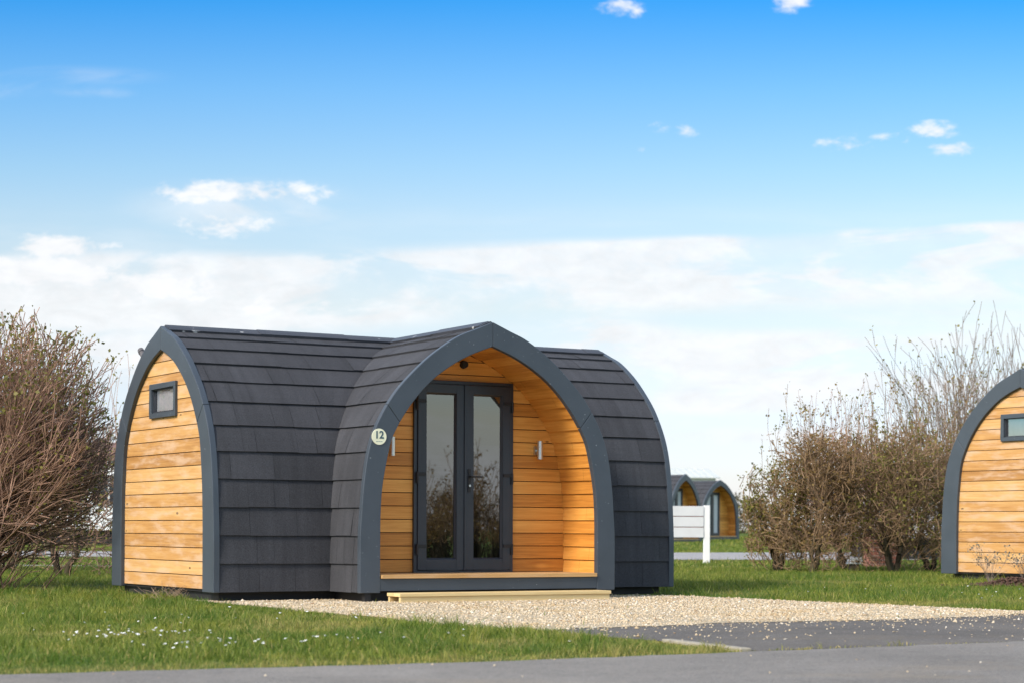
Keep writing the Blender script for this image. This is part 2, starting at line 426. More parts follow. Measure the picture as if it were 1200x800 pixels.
# window: m(t,x,z), t outward
def window(root, m, cx, z0, z1, w, curtain, name='window'):
    fr = MB(); fw = .052
    x0, x1 = cx - w / 2, cx + w / 2
    for a, b, c, d in ((x0, x1, z0, z0 + fw), (x0, x1, z1 - fw, z1), (x0, x0 + fw, z0 + fw, z1 - fw), (x1 - fw, x1, z0 + fw, z1 - fw)):
        fr.prism([(a, c), (b, c), (b, d), (a, d)], (-.045, .028), lambda p, q, t: m(t, p, q))
    f = fr.build('window', M['trim'], root, bevel=.005)
    s = MB(); fw2 = fw + .014
    for a, b, c, d in ((x0 + fw, x1 - fw, z0 + fw, z0 + fw2), (x0 + fw, x1 - fw, z1 - fw2, z1 - fw), (x0 + fw, x0 + fw2, z0 + fw2, z1 - fw2), (x1 - fw2, x1 - fw, z0 + fw2, z1 - fw2)):
        s.prism([(a, c), (b, c), (b, d), (a, d)], (-.045, .004), lambda p, q, t: m(t, p, q))
    s.build('sash', M['upvc'], f)
    p = MB(); p.face([m(-.018, x0 + fw2, z0 + fw2), m(-.018, x1 - fw2, z0 + fw2), m(-.018, x1 - fw2, z1 - fw2), m(-.018, x0 + fw2, z1 - fw2)])
    p.build('pane', M['glass_w'], f)
    c = MB(); k = 40
    for i in range(k):
        xa = x0 + fw + (x1 - x0 - 2 * fw) * i / k; xb = x0 + fw + (x1 - x0 - 2 * fw) * (i + 1) / k
        d = (lambda x: -.034 - (.012 * math.sin(x * 75) + .008 * math.sin(x * 31) if curtain else 0))
        c.face([m(d(xa), xa, z0 + .03), m(d(xb), xb, z0 + .03), m(d(xb), xb, z1 - .03), m(d(xa), xa, z1 - .03)])
    c.build('curtain' if curtain else 'blind', M['curtain'] if curtain else M['blind'], f, smooth=True, weld=True)  # without curtain: flat pale sheet added behind the pane as reflected sky
    return f

def door(root, m, x0, x1, z0, z1, hi=True):
    """double glazed doors; m(t,x,z); t=0 at the cladding face"""
    fr = MB(); fw = .035
    Q = lambda p, q, t: m(t, p, q)
    for a, b, c, d in ((x0, x0 + fw, z0, z1), (x1 - fw, x1, z0, z1), (x0 + fw, x1 - fw, z1 - fw, z1), (x0 + fw, x1 - fw, z0, z0 + .022)):
        fr.prism([(a, c), (b, c), (b, d), (a, d)], (-.07, .03), Q)
    fr.build('door_frame', M['upvc'], root, bevel=.003)
    xm = (x0 + x1) / 2 + .0
    for k, (a, b) in enumerate(((x0 + fw + .003, xm - .004), (xm + .004, x1 - fw - .003))):
        lf = MB(); st = .092; c, d = z0 + .026, z1 - fw - .003
        for p in ((a, a + st, c, d), (b - st, b, c, d), (a + st, b - st, c, c + .105), (a + st, b - st, d - .088, d)):
            lf.prism([(p[0], p[2]), (p[1], p[2]), (p[1], p[3]), (p[0], p[3])], (-.03, .045), Q)
        leaf = lf.build('door', M['upvc'], root, bevel=.004)
        if not hi:
            g = MB(); g.face([m(.01, a + st, c + .105), m(.01, b - st, c + .105), m(.01, b - st, d - .088), m(.01, a + st, d - .088)]); g.build('pane', M['sky_pane'], leaf); continue
        gx0, gx1, gz0, gz1 = a + st, b - st, c + .105, d - .088
        gb = MB(); e = .016
        # sloping glazing bead
        o4 = [(gx0, gz0), (gx1, gz0), (gx1, gz1), (gx0, gz1)]; i4 = [(gx0 + e, gz0 + e), (gx1 - e, gz0 + e), (gx1 - e, gz1 - e), (gx0 + e, gz1 - e)]
        for i in range(4):
            j = (i + 1) % 4
            gb.face([m(.036, *o4[i]), m(.036, *o4[j]), m(.016, *i4[j]), m(.016, *i4[i])])
        gb.build('glazing_bead', M['upvc'], leaf)
        g = MB(); g.face([m(.014, gx0, gz0), m(.014, gx1, gz0), m(.014, gx1, gz1), m(.014, gx0, gz1)]); g.build('pane', M['glass'], leaf)
        # three hinges on the outer stile
        hx = a if k == 0 else b; sg = -1 if k == 0 else 1
        for hz in (z0 + .23, z0 + .94, z0 + 1.66):
            h = MB(); h.tube(m(.055, hx + sg * .012, hz - .055), m(.055, hx + sg * .012, hz + .055), .013, n=10)
            xa, xb = sorted((hx - sg * .085, hx + sg * .004))
            h.prism([(xa, hz + .018), (xb, hz + .018), (xb, hz + .05), (xa, hz + .05)], (.045, .058), Q)
            h.build('hinge', M['gasket'], leaf)
        if k == 1:
            h = MB(); hx = a + .042; hz = z0 + .90
            h.prism([(hx - .014, hz - .10), (hx + .014, hz - .10), (hx + .014, hz + .13), (hx - .014, hz + .13)], (.045, .055), Q)
            h.tube(m(.055, hx, hz + .055), m(.10, hx, hz + .055), .009, n=8)
            h.tube(m(.095, hx - .008, hz + .055), m(.095, hx + .125, hz + .053), .0085, .007, n=8)
            hd = h.build('handle', M['gasket'], leaf)
            kk = MB(); kk.tube(m(.055, hx, hz - .035), m(.066, hx, hz - .035), .012, n=12); kk.build('lock', M['steel'], leaf)
        else:
            t_ = MB(); t_.prism([(b - .006, c), (b + .012, c), (b + .012, d), (b - .006, d)], (.046, .056), Q); t_.build('door_stop', M['upvc'], leaf)

def porch(root, m, dep_back, dep_front, rng, wood, detail=True, dx=(-.53, .60)):
    """arched porch: m(t,x,z), t measured outwards along the barrel"""
    hole = (dx[0], dx[1], .0, 2.075)
    bw = MB(); wide = INN.copy(); wide[:, 0] *= 1.012
    boards(bw, lambda z: half_w(wide, z) + .012, .17, 2.40, .131, m, rng, t=dep_back, holes=[hole])
    bw.build('porch_wall', wood, root)
    bk = MB(); backing(bk, OUT * .985, dep_back - .02, m, .0, 9, hole)
    bk.build('wall_backing', M['under'], root)
    ln = MB(); lining(ln, INN, dep_back + .001, dep_front - .03, m, rng)
    ln.build('porch_lining', wood, root)
    dk = MB(); n = 5
    dd = np.linspace(dep_back - .03, dep_front + .018, n + 1)
    for i in range(n):
        dk.prism([(-1.20, .135), (1.20, .135), (1.20, .172), (-1.20, .172)], (dd[i] + .003, dd[i + 1]), lambda p, q, t: m(t, p, q), rng.random())
    dk.build('deck_board', M['deck'], root, bevel=.003)
    fa = MB(); fa.prism([(-1.211, .018), (1.211, .018), (1.211, .134), (-1.211, .134)], (dep_front - .06, dep_front - .006), lambda p, q, t: m(t, p, q))
    fa.build('fascia', M['trim'], root, bevel=.003)
    door(root, lambda t, x, z: m(dep_back + t, x, z), dx[0], dx[1], .172, 2.075, detail)

def make_cross_pod(root):
    rng = random.Random(12)
    mMain = lambda sg: (lambda t, w, z: (t, -sg * w, z + ZB))               # t=u along the main barrel
    mP = lambda sg: (lambda t, w, z: (UC + sg * w, -t, z + ZB))             # t=v along the porch barrel
    sh, un = MB(), MB()
    shingles(sh, un, lambda w: (.045, UC - w), mMain(1), rng)
    shingles(sh, un, lambda w: (UC + w, L - .045), mMain(1), rng, 30)
    shingles(sh, un, lambda w: (.045, L - .045), mMain(-1), rng, 50)
    shingles(sh, un, lambda w: (w, D - .045), mP(-1), rng, 70)
    shingles(sh, un, lambda w: (w, D - .045), mP(1), rng, 90)
    roof = sh.build('roof', M['shingle'], root, weld=False)
    un.build('underlay', M['under'], roof)
    # ridge caps: lapped lengths of folded felt
    rc = MB()
    def cap(m, t0, t1):
        pts = [prof(OUTL - .125, .004), prof(OUTL - .06, .010), (0.0, OUT[-1, 1] + .012)]
        lo = [prof(OUTL - .125, -.02), prof(OUTL - .06, -.015), (0.0, OUT[-1, 1] - .012)]
        t = t0; k = 0
        while t < t1 - .01:
            e = min(t + .98, t1); lift = .004 * (k % 2) + rng.uniform(0, .002); k += 1
            for sg in (1, -1):
                for i in range(2):
                    q = [(sg * pts[i][0], pts[i][1] + lift), (sg * pts[i + 1][0], pts[i + 1][1] + lift), (sg * lo[i + 1][0], lo[i + 1][1]), (sg * lo[i][0], lo[i][1])]
                    rc.prism(q, (t, e), lambda p, z, tt: m(tt, p, z))
            t = e
    cap(lambda t, w, z: (t, -w, z + ZB), .05, L - .05)
    cap(lambda t, w, z: (UC + w, -t, z + ZB), .03, D - .05)
    rc.build('ridge_cap', M['ridge'], roof)
    # frames: two gables and the porch arch
    g0 = lambda t, x, z: (t, -x, z + ZB)
    arch_frame(ING, 0., .062, g0).build('arch_frame', M['trim'], root, bevel=.006)
    arch_frame(ING, L - .062, L, g0).build('arch_frame', M['trim'], root, bevel=.006)
    mp = lambda t, x, z: (UC + x, -t, z + ZB)
    arch_frame(INN, D, D - .062, mp).build('arch_frame', M['trim'], root, bevel=.006)
    # gable walls (left one carries a window; the right one is plain)
    mg = lambda t, x, z: (-t, -x, z + ZB)
    gw = MB(); boards(gw, lambda z: half_w(ING, z) + .02, .018, 2.41, .1315, mg, rng, t=-.042, holes=[(-.345, .37, 1.70, 2.045)])
    gw.build('gable_wall', M['wood'], root)
    bk = MB(); backing(bk, OUT * .985, -.062, mg, .0, 9, (-.30, .32, 1.745, 2.0)); bk.build('wall_backing', M['under'], root)
    window(root, lambda t, x, z: mg(t - .04, x, z), .012, 1.70, 2.045, .72, False)
    mg2 = lambda t, x, z: (L + t, -x, z + ZB)
    gw = MB(); boards(gw, lambda z: half_w(ING, z) + .02, .018, 2.41, .1315, mg2, rng, t=-.042); gw.build('gable_wall', M['wood'], root)
    bk = MB(); backing(bk, OUT * .985, -.064, mg2); bk.build('wall_backing', M['under'], root)
    porch(root, mp, 1.43, D, rng, M['wood_in'])
    # floor, skirt
    fl = MB(); fl.box(.07, L - .07, -1.36, 1.36, ZB + .012, ZB + .10); fl.box(UC - 1.36, UC + 1.36, -D + .07, -1.36, ZB + .012, ZB + .12)
    fl.build('floor', M['dark_in'], root)
    sk = MB(); sk.box(.10, L - .11, -1.30, 1.30, -.06, ZB + .010); sk.box(UC - 1.31, UC + 1.31, -D + .10, -1.30, -.06, ZB + .010)
    sk.box(UC - 1.36, UC - 1.30, -D + .02, -D + .085, -.06, ZB + .006)
    sk.build('skirt', M['black'], root)
    # wall lights
    for x in (-.80, .885):
        b = MB(); b.prism([(x - .028, 1.36), (x + .028, 1.36), (x + .028, 1.45), (x - .028, 1.45)], (1.432, 1.455), lambda p, q, t: mp(t, p, q))
        b.tube(mp(1.45, x, 1.405), mp(1.50, x, 1.405), .014, n=10)
        lt = b.build('wall_light', M['steel'], root)
        b = MB(); b.tube(mp(1.515, x, 1.315), mp(1.515, x, 1.50), .030, n=20); b.build('lamp_tube', M['steel'], lt, smooth=False)
    b = MB(); b.tube(mp(1.43, .035, 2.243), mp(1.475, .035, 2.243), .042, .034, n=18); b.build('sensor', M['black'], root)
    # vent on the rear slope near the left gable
    w, z = prof(OUTL - .72, .0)
    v = MB(); v.tube((.10, w - .02, z + ZB - .02), (.10, w + .20, z + ZB + .15), .03, n=14); v.tube((.10, w + .16, z + ZB + .12), (.10, w + .20, z + ZB + .15), .036, .032, n=14); v.build('vent', M['vent'], root)

# ------------------------------------------------------------------ place main pod
TH = .5305
pod = thing('camping_pod', 'large timber camping pod with dark shingle roof and arched porch, numbered 12', 'camping pod', (-3.4985, 19.9699, 0), TH, 'cross shaped camping pods')
make_cross_pod(pod)
pod2 = copy_tree(pod, None, ('vent',))
pod2.location = (6.388, 25.33, .045); pod2.rotation_euler.z = .535
for w_ in pod2.children:
    for b_ in w_.children:
        if b_.name.startswith('blind'):
            b_.material_slots[0].link = 'OBJECT'; b_.material_slots[0].material = M['curtain']; b_.name = 'curtain'
pod2['label'] = 'timber camping pod cut by the right edge, only its boarded gable end showing'
# number disc only on the near pod
mp = lambda t, x, z: (UC + x, -t, z + ZB)
b = MB(); b.tube(mp(D - .001, -1.230, 1.468), mp(D + .006, -1.230, 1.468), .076, n=40)
disc = b.build('number_plate', M['disc'], pod)
tc = bpy.data.curves.new('number', 'FONT'); tc.body = '12'; tc.size = .098; tc.align_x = 'CENTER'; tc.align_y = 'CENTER'; tc.extrude = .0008; tc.offset = .0022
tc.materials.append(M['digit'])
tmp = bpy.data.objects.new('number_text', tc); COL.objects.link(tmp); bpy.context.view_layer.update()
nm = bpy.data.meshes.new_from_object(tmp.evaluated_get(bpy.context.evaluated_depsgraph_get())); bpy.data.objects.remove(tmp)
to = bpy.data.objects.new('number', nm); COL.objects.link(to); to.parent = disc
to.location = mp(D + .0075, -1.230, 1.482); to.rotation_euler = (PI / 2, 0, 0)
b = MB()
for i, (xa, xb) in enumerate(((-.034, -.012), (-.008, .008), (.012, .034))):
    b.prism([(-1.230 + xa, 1.420), (-1.230 + xb, 1.420), (-1.230 + xb, 1.427), (-1.230 + xa, 1.427)], (D + .0062, D + .0072), lambda p, q, t: mp(t, p, q))
b.build('small_lettering', mat_plain('grey_green_print', (.34, .40, .34), .5), disc)

# timber step in front of the porch
def pw(u, v, z=0.):                               # pod coordinates -> world
    c, s_ = math.cos(TH), math.sin(TH)
    return (-3.4985 + u * c + v * s_, 19.9699 + u * s_ - v * c, z)
st = thing('timber_step', 'low pale timber step lying on gravel below the porch', 'step', pw(UC - .0, 2.27), TH)
rs = random.Random(4)
mb = MB()
for k in range(2): mb.box(-1.17, 1.165, -.145 + k * .137, -.013 + k * .137, .058, .090, rs.random())
mb.build('tread', M['step'], st, bevel=.004)
mb = MB(); mb.box(-1.16, 1.155, -.132, -.098, -.04, .0575, rs.random()); mb.box(-1.16, 1.155, .085, .118, -.04, .0575, rs.random())
mb.build('riser', M['step'], st, bevel=.004)

# ------------------------------------------------------------------ far pods (open fronted barrel pods)
def make_barrel_pod(root, LEN=5.2):
    rng = random.Random(77)
    sh, un = MB(), MB()
    for sg in (1, -1):
        shingles(sh, un, lambda w: (-LEN, -.045), (lambda t, w, z, s=sg: (s * w, -t, z + ZB)), rng)
    roof = sh.build('roof', M['shingle'], root); un.build('underlay', M['under'], roof)
    mp = lambda t, x, z: (x, -t, z + ZB)
    arch_frame(INN, 0., -.062, mp).build('arch_frame', M['trim'], root)
    arch_frame(INN, -LEN, -LEN + .062, mp).build('arch_frame', M['trim'], root)
    gw = MB(); boards(gw, lambda z: half_w(INN, z) + .02, .018, 2.41, .1315, lambda t, x, z: (-x, -t + 0, z + ZB), rng, t=-LEN + .04); gw.build('gable_wall', M['wood'], root)
    porch(root, mp, -.40, 0., rng, M['wood_in'], False, (-.64, .50))
    sk = MB(); sk.box(-1.3, 1.3, .1, LEN - .1, -.1, ZB + .1); sk.build('skirt', M['black'], root)
def terr(x, y):
    t = min(max((y - 19.5) / 6., 0.), 1.); h = .045 * t * t * (3 - 2 * t)
    if y > 40: h += .0056 * (min(y, 130) - 40)
    return h
def at(px, Y):                                    # lateral world position seen at photo column px, depth Y
    return (px - 600) / 2357.07 * Y
far = thing('barrel_pod', 'small far arched pod with orange porch, directly behind white sign', 'camping pod', (at(804, 75.5), 75.5, .10), R(60), 'open fronted pods across the lane')
make_barrel_pod(far)
far2 = copy_tree(far); far2.location = (at(844.5, 83), 83, .20); far2.rotation_euler.z = R(51); far2.scale = (1, 1, .95)
far2['label'] = 'small far arched pod with glass door coloured as reflecting sky, between white sign and hedge'

# ------------------------------------------------------------------ ground sheets
def mat_ground():
    m, nt = new_mat('lawn_soil'); g = N(nt); p = g.geo()
    n1 = g.noise(.5, 5, .6, p); n2 = g.noise(9., 4, .7, p); n3 = g.noise(.06, 4, .6, p)
    c = g.ramp(n2, [(.3, (.045, .062, .012)), (.55, (.085, .125, .022)), (.8, (.15, .185, .04))])
    c = g.mix(g.rng(n1, .45, .7, 0, .55, True), c, (.14, .16, .035))
    c = g.mix(g.rng(n3, .45, .65, 0, .4, True), c, (.085, .14, .025))
    g.out(c, .95, g.bump(n2, .8, .04), spec=.1); return m
def mat_asphalt(name, c, lo, hi, stone=.5):
    m, nt = new_mat(name); g = N(nt); p = g.geo()
    n1 = g.noise(.7, 5, .62, p); n2 = g.noise(95., 3, .75, p); n3 = g.noise(.9, 5, .6, g.mapping(p, (.6, 1.6, 1), (7, 3, 0))); n4 = g.noise(260., 2, .8, p)
    k = g.math('MULTIPLY', g.rng(n1, .3, .7, lo, hi), g.rng(n2, .3, .7, .6, 1.45)); k = g.math('MULTIPLY', k, g.rng(n4, .3, .7, .55, 1.5))
    cc = g.n('ShaderNodeVectorMath', operation='SCALE', ins={0: c, 'Scale': k}).outputs[0]
    cc = g.mix(g.rng(n3, .52, .72, 0, .55, True), cc, (c[0] * 1.3, c[1] * 1.17, c[2] * .95))
    n5 = g.noise(11., 5, .7, p, .5); cc = g.mix(g.rng(n5, .55, .72, 0, .4, True), cc, (c[0] * .62, c[1] * .62, c[2] * .62))
    n6 = g.noise(3., 4, .6, g.mapping(p, (1, 1, 1), (9, 4, 0))); cr = g.math('ABSOLUTE', g.math('SUBTRACT', n6, .5))
    cc = g.mix(g.rng(cr, .0, .006, .55, 0), cc, (.03, .03, .03))
    # worn tar patches, crumbly stones
    vo = g.n('ShaderNodeTexVoronoi', ins={'Vector': p, 'Scale': 42.})
    sel = g.math('GREATER_THAN', g.n('ShaderNodeSeparateColor', ins={0: vo.outputs['Color']}).outputs[0], .88)
    cc = g.mix(g.math('MULTIPLY', g.math('MULTIPLY', sel, g.rng(vo.outputs['Distance'], .2, .35, 1, 0)), stone), cc, (.36, .34, .31))
    g.out(cc, .85, g.bump(g.math('ADD', n2, n4), .6, .008), spec=.3); return m
def sheet(name, poly, z, mat, sub=0):
    mb = MB(); mb.face([(x, y, z if not callable(z) else z(x, y)) for x, y in poly])
    o = mb.build(name, mat); tag(o, kind='structure'); return o
xs = np.unique(np.r_[np.linspace(-900, -60, 12), np.linspace(-60, 70, 66), np.linspace(70, 900, 12)])
ys = np.unique(np.r_[np.linspace(-300, -40, 8), np.linspace(-40, 8, 13), np.linspace(8, 60, 53), np.linspace(60, 140, 21), np.linspace(140, 1500, 16)])
Vg = np.array([(x, y, terr(x, y)) for y in ys for x in xs]); nx = len(xs)
Fg = np.array([(j * nx + i, j * nx + i + 1, (j + 1) * nx + i + 1, (j + 1) * nx + i) for j in range(len(ys) - 1) for i in range(nx - 1)])
ground = raw_mesh('ground', Vg, Fg, mat_ground()); tag(ground, kind='structure')
ED = np.array([(-2.527, 9.318), (-1.254, 9.874), (.003, 10.49), (1.301, 11.336), (2.29, 11.98), (3.195, 12.542)])   # grass edge of the road
edir = np.array([.868, .496])
rnoise = lambda s: mnoise.noise(Vector((s * 1.7, 3.1, 0))) * .05 + mnoise.noise(Vector((s * 6.3, 9.1, 0))) * .025
def dense(pts, step=.12, amp=1.):
    out = []
    for a, b in zip(pts[:-1], pts[1:]):
        a = np.array(a, float); b = np.array(b, float); n = max(1, int(np.linalg.norm(b - a) / step))
        d = (b - a) / np.linalg.norm(b - a); nn = np.array([-d[1], d[0]])
        for i in range(n):
            q = a + (b - a) * i / n; out.append(tuple(q + nn * rnoise(q[0] * 1.3 + q[1]) * amp))
    out.append(tuple(pts[-1])); return out
far_l, far_r = ED[0] - edir * 45, ED[-1] + np.array([.85, .53]) * 60
edge = [tuple(far_l)] + dense([tuple(ED[0] - edir * 6)] + [tuple(e) for e in ED] + [tuple(ED[-1] + np.array([.85, .53]) * 5)], .07, 1.5) + [tuple(far_r)]
perp = np.array([.496, -.868]) * 5.4
road_poly = edge + [(far_r[0] + perp[0], far_r[1] + perp[1]), (far_l[0] + perp[0], far_l[1] + perp[1])]
road = sheet('road', road_poly, .004, mat_asphalt('worn_asphalt', (.205, .188, .166), .78, 1.2, .6))
gravel_near = [(-2.95, 18.9), (-2.23, 17.54), (-1.766, 16.68), (-.982, 15.47), (-.614, 14.53), (.003, 13.72), (.29, 13.62)]
gravel_asph = [(.42, 13.95), (1.0, 14.28), (1.58, 14.85), (2.97, 15.52), (4.22, 16.57), (7.2, 18.75), (12., 22.)]
gravel_far = [(12.1, 22.15), (7.2, 19.1), (4.4, 17.27), (3.54, 18.53), (2.87, 19.33), (2.32, 20.21), (1.69, 20.91), (1.2, 21.6)]
pad_poly = dense(gravel_near, .12, 1.)[:-1] + dense([gravel_near[-1]] + gravel_asph, .07, 2.6) + dense(gravel_far, .15, 1.) + [(-.5, 21.), (-2.4, 20.2)]
drive_poly = dense([(.29, 13.5), (.42, 13.99), (1.0, 14.35), (1.58, 14.9), (2.97, 15.6), (4.22, 16.65), (7.2, 18.9), (12., 22.2)], .2, .5) + [(14., 21.2)] + [(8.5, 15.93), (3.195, 12.57), (2.29, 12.0), (1.31, 11.41)] + [(1.08, 11.985), (.926, 12.43), (.5, 12.99)]
drive = sheet('driveway', drive_poly, .003, mat_asphalt('driveway_asphalt', (.122, .110, .096), .74, 1.25, .8))
def mat_gravel(base):
    m, nt = new_mat('gravel_' + ('bed' if base else 'stone')); g = N(nt); p = g.geo()
    n2 = g.noise(60., 3, .6, p); n1 = g.noise(1.2, 4, .6, p)
    if base: c = g.ramp(n2, [(.3, (.24, .19, .12)), (.7, (.50, .42, .29))])
    else:
        c = g.ramp(g.attr('rnd'), [(0., (.24, .15, .08)), (.14, (.37, .27, .16)), (.5, (.50, .40, .265)), (.85, (.60, .515, .38)), (1., (.72, .67, .58))])
    c = g.mix(g.rng(n1, .5, .72, 0, .5, True), c, (.42, .28, .12))
    g.out(c, .85, g.bump(n2, .4, .004), spec=.3); return m
pad = sheet('gravel_bed', pad_poly, .0065, mat_gravel(True))
# lane behind the pods
lane_poly = dense([(-60, 51), (-12, 49.5), (-4, 49), (5, 50.5), (14, 54), (60, 70)], .8, 2.) + [(60, 56), (16, 45.2), (8, 42.6), (3, 42), (-5, 42.3), (-12, 43.), (-60, 45)]
lane_m = mat_asphalt('pale_lane', (.30, .29, .285), .9, 1.1, .2)
mb = MB(); k = 40
xa = np.linspace(-60, 60, 121)
near = np.interp(xa, [-60, -12, -5, 3, 8, 16, 60], [45, 43, 42.3, 42, 42.6, 45.2, 58]); fary = np.interp(xa, [-60, -12, -4, 5, 14, 60], [52, 49.5, 49, 51, 54.5, 70])
for i in range(120):
    rows = [[(x, n_ + (f_ - n_) * q, terr(x, n_ + (f_ - n_) * q) + .012) for q in np.linspace(0, 1, 7)] for x, n_, f_ in ((xa[i], near[i], fary[i]), (xa[i + 1], near[i + 1], fary[i + 1]))]
    for q in range(6): mb.face([rows[0][q], rows[1][q], rows[1][q + 1], rows[0][q + 1]])
lane = mb.build('lane', lane_m); tag(lane, kind='structure')
mb = MB(); mb.face([(-30, 34.2, .05), (-5.6, 33.2, .05), (-5.6, 34.1, .05), (-30, 35.3, .05)]); fp = mb.build('path', lane_m); tag(fp, kind='structure')
# concrete edging between verge and driveway
mb = MB(); a, b_ = np.array([.95, 12.33]), np.array([1.33, 11.40]); d = (b_ - a) / np.linalg.norm(b_ - a); nn = np.array([-d[1], d[0]]) * .035
q = [tuple(a + nn), tuple(a - nn), tuple(b_ - nn), tuple(b_ + nn)]
mb.prism(q, (-.05, .022), lambda x, y, t: (x, y, t)); kerb = mb.build('kerb', mat_plain('concrete', (.30, .27, .21), .9, .3, 9., bump=.3), bevel=.006); tag(kerb, kind='structure')

# ------------------------------------------------------------------ scatter helpers
def inside(poly, X, Y):
    poly = np.array(poly); r = np.zeros(len(X), bool); j = len(poly) - 1
    for i in range(len(poly)):
        xi, yi = poly[i]; xj, yj = poly[j]
        c = ((yi > Y) != (yj > Y)) & (X < (xj - xi) * (Y - yi) / (yj - yi + 1e-12) + xi); r ^= c; j = i
    return r
def vnoise(X, Y, f, seed):
    rs = np.random.RandomState(seed); T = rs.rand(256, 256)
    x = X * f + 1000.; y = Y * f + 1000.
    xi = np.floor(x).astype(int); yi = np.floor(y).astype(int); fx = x - xi; fy = y - yi
    fx = fx * fx * (3 - 2 * fx); fy = fy * fy * (3 - 2 * fy); g = lambda a, b: T[a & 255, b & 255]
    return (g(xi, yi) * (1 - fx) + g(xi + 1, yi) * fx) * (1 - fy) + (g(xi, yi + 1) * (1 - fx) + g(xi + 1, yi + 1) * fx) * fy
terr_v = np.vectorize(terr)
c_, s_ = math.cos(TH), math.sin(TH)
pod_box = [pw(.03, 1.36)[:2], pw(UC - 1.38, 1.36)[:2], pw(UC - 1.38, 2.0)[:2], pw(UC + 1.38, 2.0)[:2], pw(UC + 1.38, 1.36)[:2], pw(L - .03, 1.36)[:2], pw(L - .03, -1.36)[:2], pw(.03, -1.36)[:2]]
rsn = np.random.RandomState(5)
def dist_poly(X, Y, pts):
    dmin = np.full(len(X), 9e9)
    for (x0, y0), (x1, y1) in zip(pts[:-1], pts[1:]):
        dx, dy = x1 - x0, y1 - y0; t = np.clip(((X - x0) * dx + (Y - y0) * dy) / (dx * dx + dy * dy), 0, 1)
        dmin = np.minimum(dmin, np.hypot(X - x0 - t * dx, Y - y0 - t * dy))
    return dmin
def grass_zone(y0, y1, dens, h, w, two):
    A = (y1 - y0) * (2 * (.262 * y1 + 2.9)); n = int(A * dens)
    Y = rsn.uniform(y0, y1, n); X = rsn.uniform(-1, 1, n) * (.262 * y1 + 2.9)
    k = np.abs(X) < .262 * Y + 2.9; X, Y = X[k], Y[k]
    k = ~(inside(road_poly, X, Y) | inside(drive_poly, X, Y) | inside(pod_box, X, Y))
    ip = inside(pad_poly, X, Y); k &= ~ip | (rsn.rand(len(X)) < .0015)
    k &= ~((Y > np.interp(X, xa, near)) & (Y < np.interp(X, xa, fary)))
    k &= ~((X < -5.6) & (Y > 33.2 - (X + 5.6) * .04) & (Y < 34.1 - (X + 5.6) * .045))
    X, Y = X[k], Y[k]; n = len(X)
    cl = vnoise(X, Y, 1.1, 1) * .5 + vnoise(X, Y, 3.7, 2) * .5; tu = vnoise(X, Y, 9., 3)
    H = .84 * h * (.16 + .85 * cl ** 1.4 + .5 * tu ** 1.5) * rsn.uniform(.55, 1.25, n)
    de = dist_poly(X, Y, edge); dk = dist_poly(X, Y, [tuple(p) for p in drive_poly[-4:]])
    de = np.minimum(de, dk); dg = dist_poly(X, Y, gravel_near)
    H *= np.clip(.45 + de * 1.1, .45, 1.) * np.clip(.5 + dg * 1.5, .5, 1)
    bare = vnoise(X, Y, .8, 9) * .6 + vnoise(X, Y, 2.7, 10) * .4
    H *= np.where(bare > .64, .62, 1.) * np.where(tu > .80, 1.65, 1.)
    ang = rsn.uniform(0, 2 * PI, n); lean = rsn.uniform(.15, 1.2, n) * H; la = rsn.uniform(0, 2 * PI, n)
    ww = w * rsn.uniform(.6, 1.3, n); Z = terr_v(X, Y) if y1 > 19 else np.zeros(n)
    ax, ay = np.cos(ang) * ww / 2, np.sin(ang) * ww / 2; lx, ly = np.cos(la) * lean, np.sin(la) * lean
    dry = np.clip(1 - de / .45, 0, 1) * rsn.uniform(.1, 1, n) * .95
    dry = np.maximum(dry, np.where(rsn.rand(n) < .07, rsn.uniform(.4, 1, n), 0)); dry = np.maximum(dry, np.clip((bare - .6) * 5, 0, .7) * rsn.rand(n))
    rnd = rsn.rand(n)
    if two:
        V = np.stack([np.c_[X - ax, Y - ay, Z - .005], np.c_[X + ax, Y + ay, Z - .005], np.c_[X + lx * .35 + ax * .8, Y + ly * .35 + ay * .8, Z + H * .6], np.c_[X + lx * .35 - ax * .8, Y + ly * .35 - ay * .8, Z + H * .6], np.c_[X + lx, Y + ly, Z + H]], 1).reshape(-1, 3)
        b = np.arange(n)[:, None] * 5
        F = np.concatenate([b + [0, 1, 2], b + [0, 2, 3], b + [3, 2, 4]]); rr = np.tile(rnd, 3); dd = np.tile(dry, 3)
    else:
        V = np.stack([np.c_[X - ax, Y - ay, Z - .005], np.c_[X + ax, Y + ay, Z - .005], np.c_[X + lx, Y + ly, Z + H]], 1).reshape(-1, 3)
        F = np.arange(n)[:, None] * 3 + [0, 1, 2]; rr, dd = rnd, dry
    return V, F, rr, dd
Z_ = [grass_zone(9., 13.5, 3000, .072, .0045, True), grass_zone(13.5, 20., 2200, .075, .005, True), grass_zone(20., 34., 800, .075, .009, False), grass_zone(34., 62., 170, .08, .02, False), grass_zone(62., 100., 45, .09, .05, False)]
off = 0; Vs, Fs, Rs, Ds = [], [], [], []
for V, F, r_, d_ in Z_: Vs.append(V); Fs.append(F + off); Rs.append(r_); Ds.append(d_); off += len(V)
M['grass'] = mat_leaf('grass_blade', (.055, .092, .012), (.155, .21, .028), (.34, .36, .07), .38, .5, ((.075, .15, .018), (.32, .31, .05), (.48, .37, .14)))
grass = raw_mesh('grass', np.concatenate(Vs), np.concatenate(Fs), M['grass'], None, {'rnd': ('FACE', np.concatenate(Rs)), 'dry': ('FACE', np.concatenate(Ds))})
tag(grass, 'short spring lawn of green blades beside the road and pods', 'grass', kind='stuff')

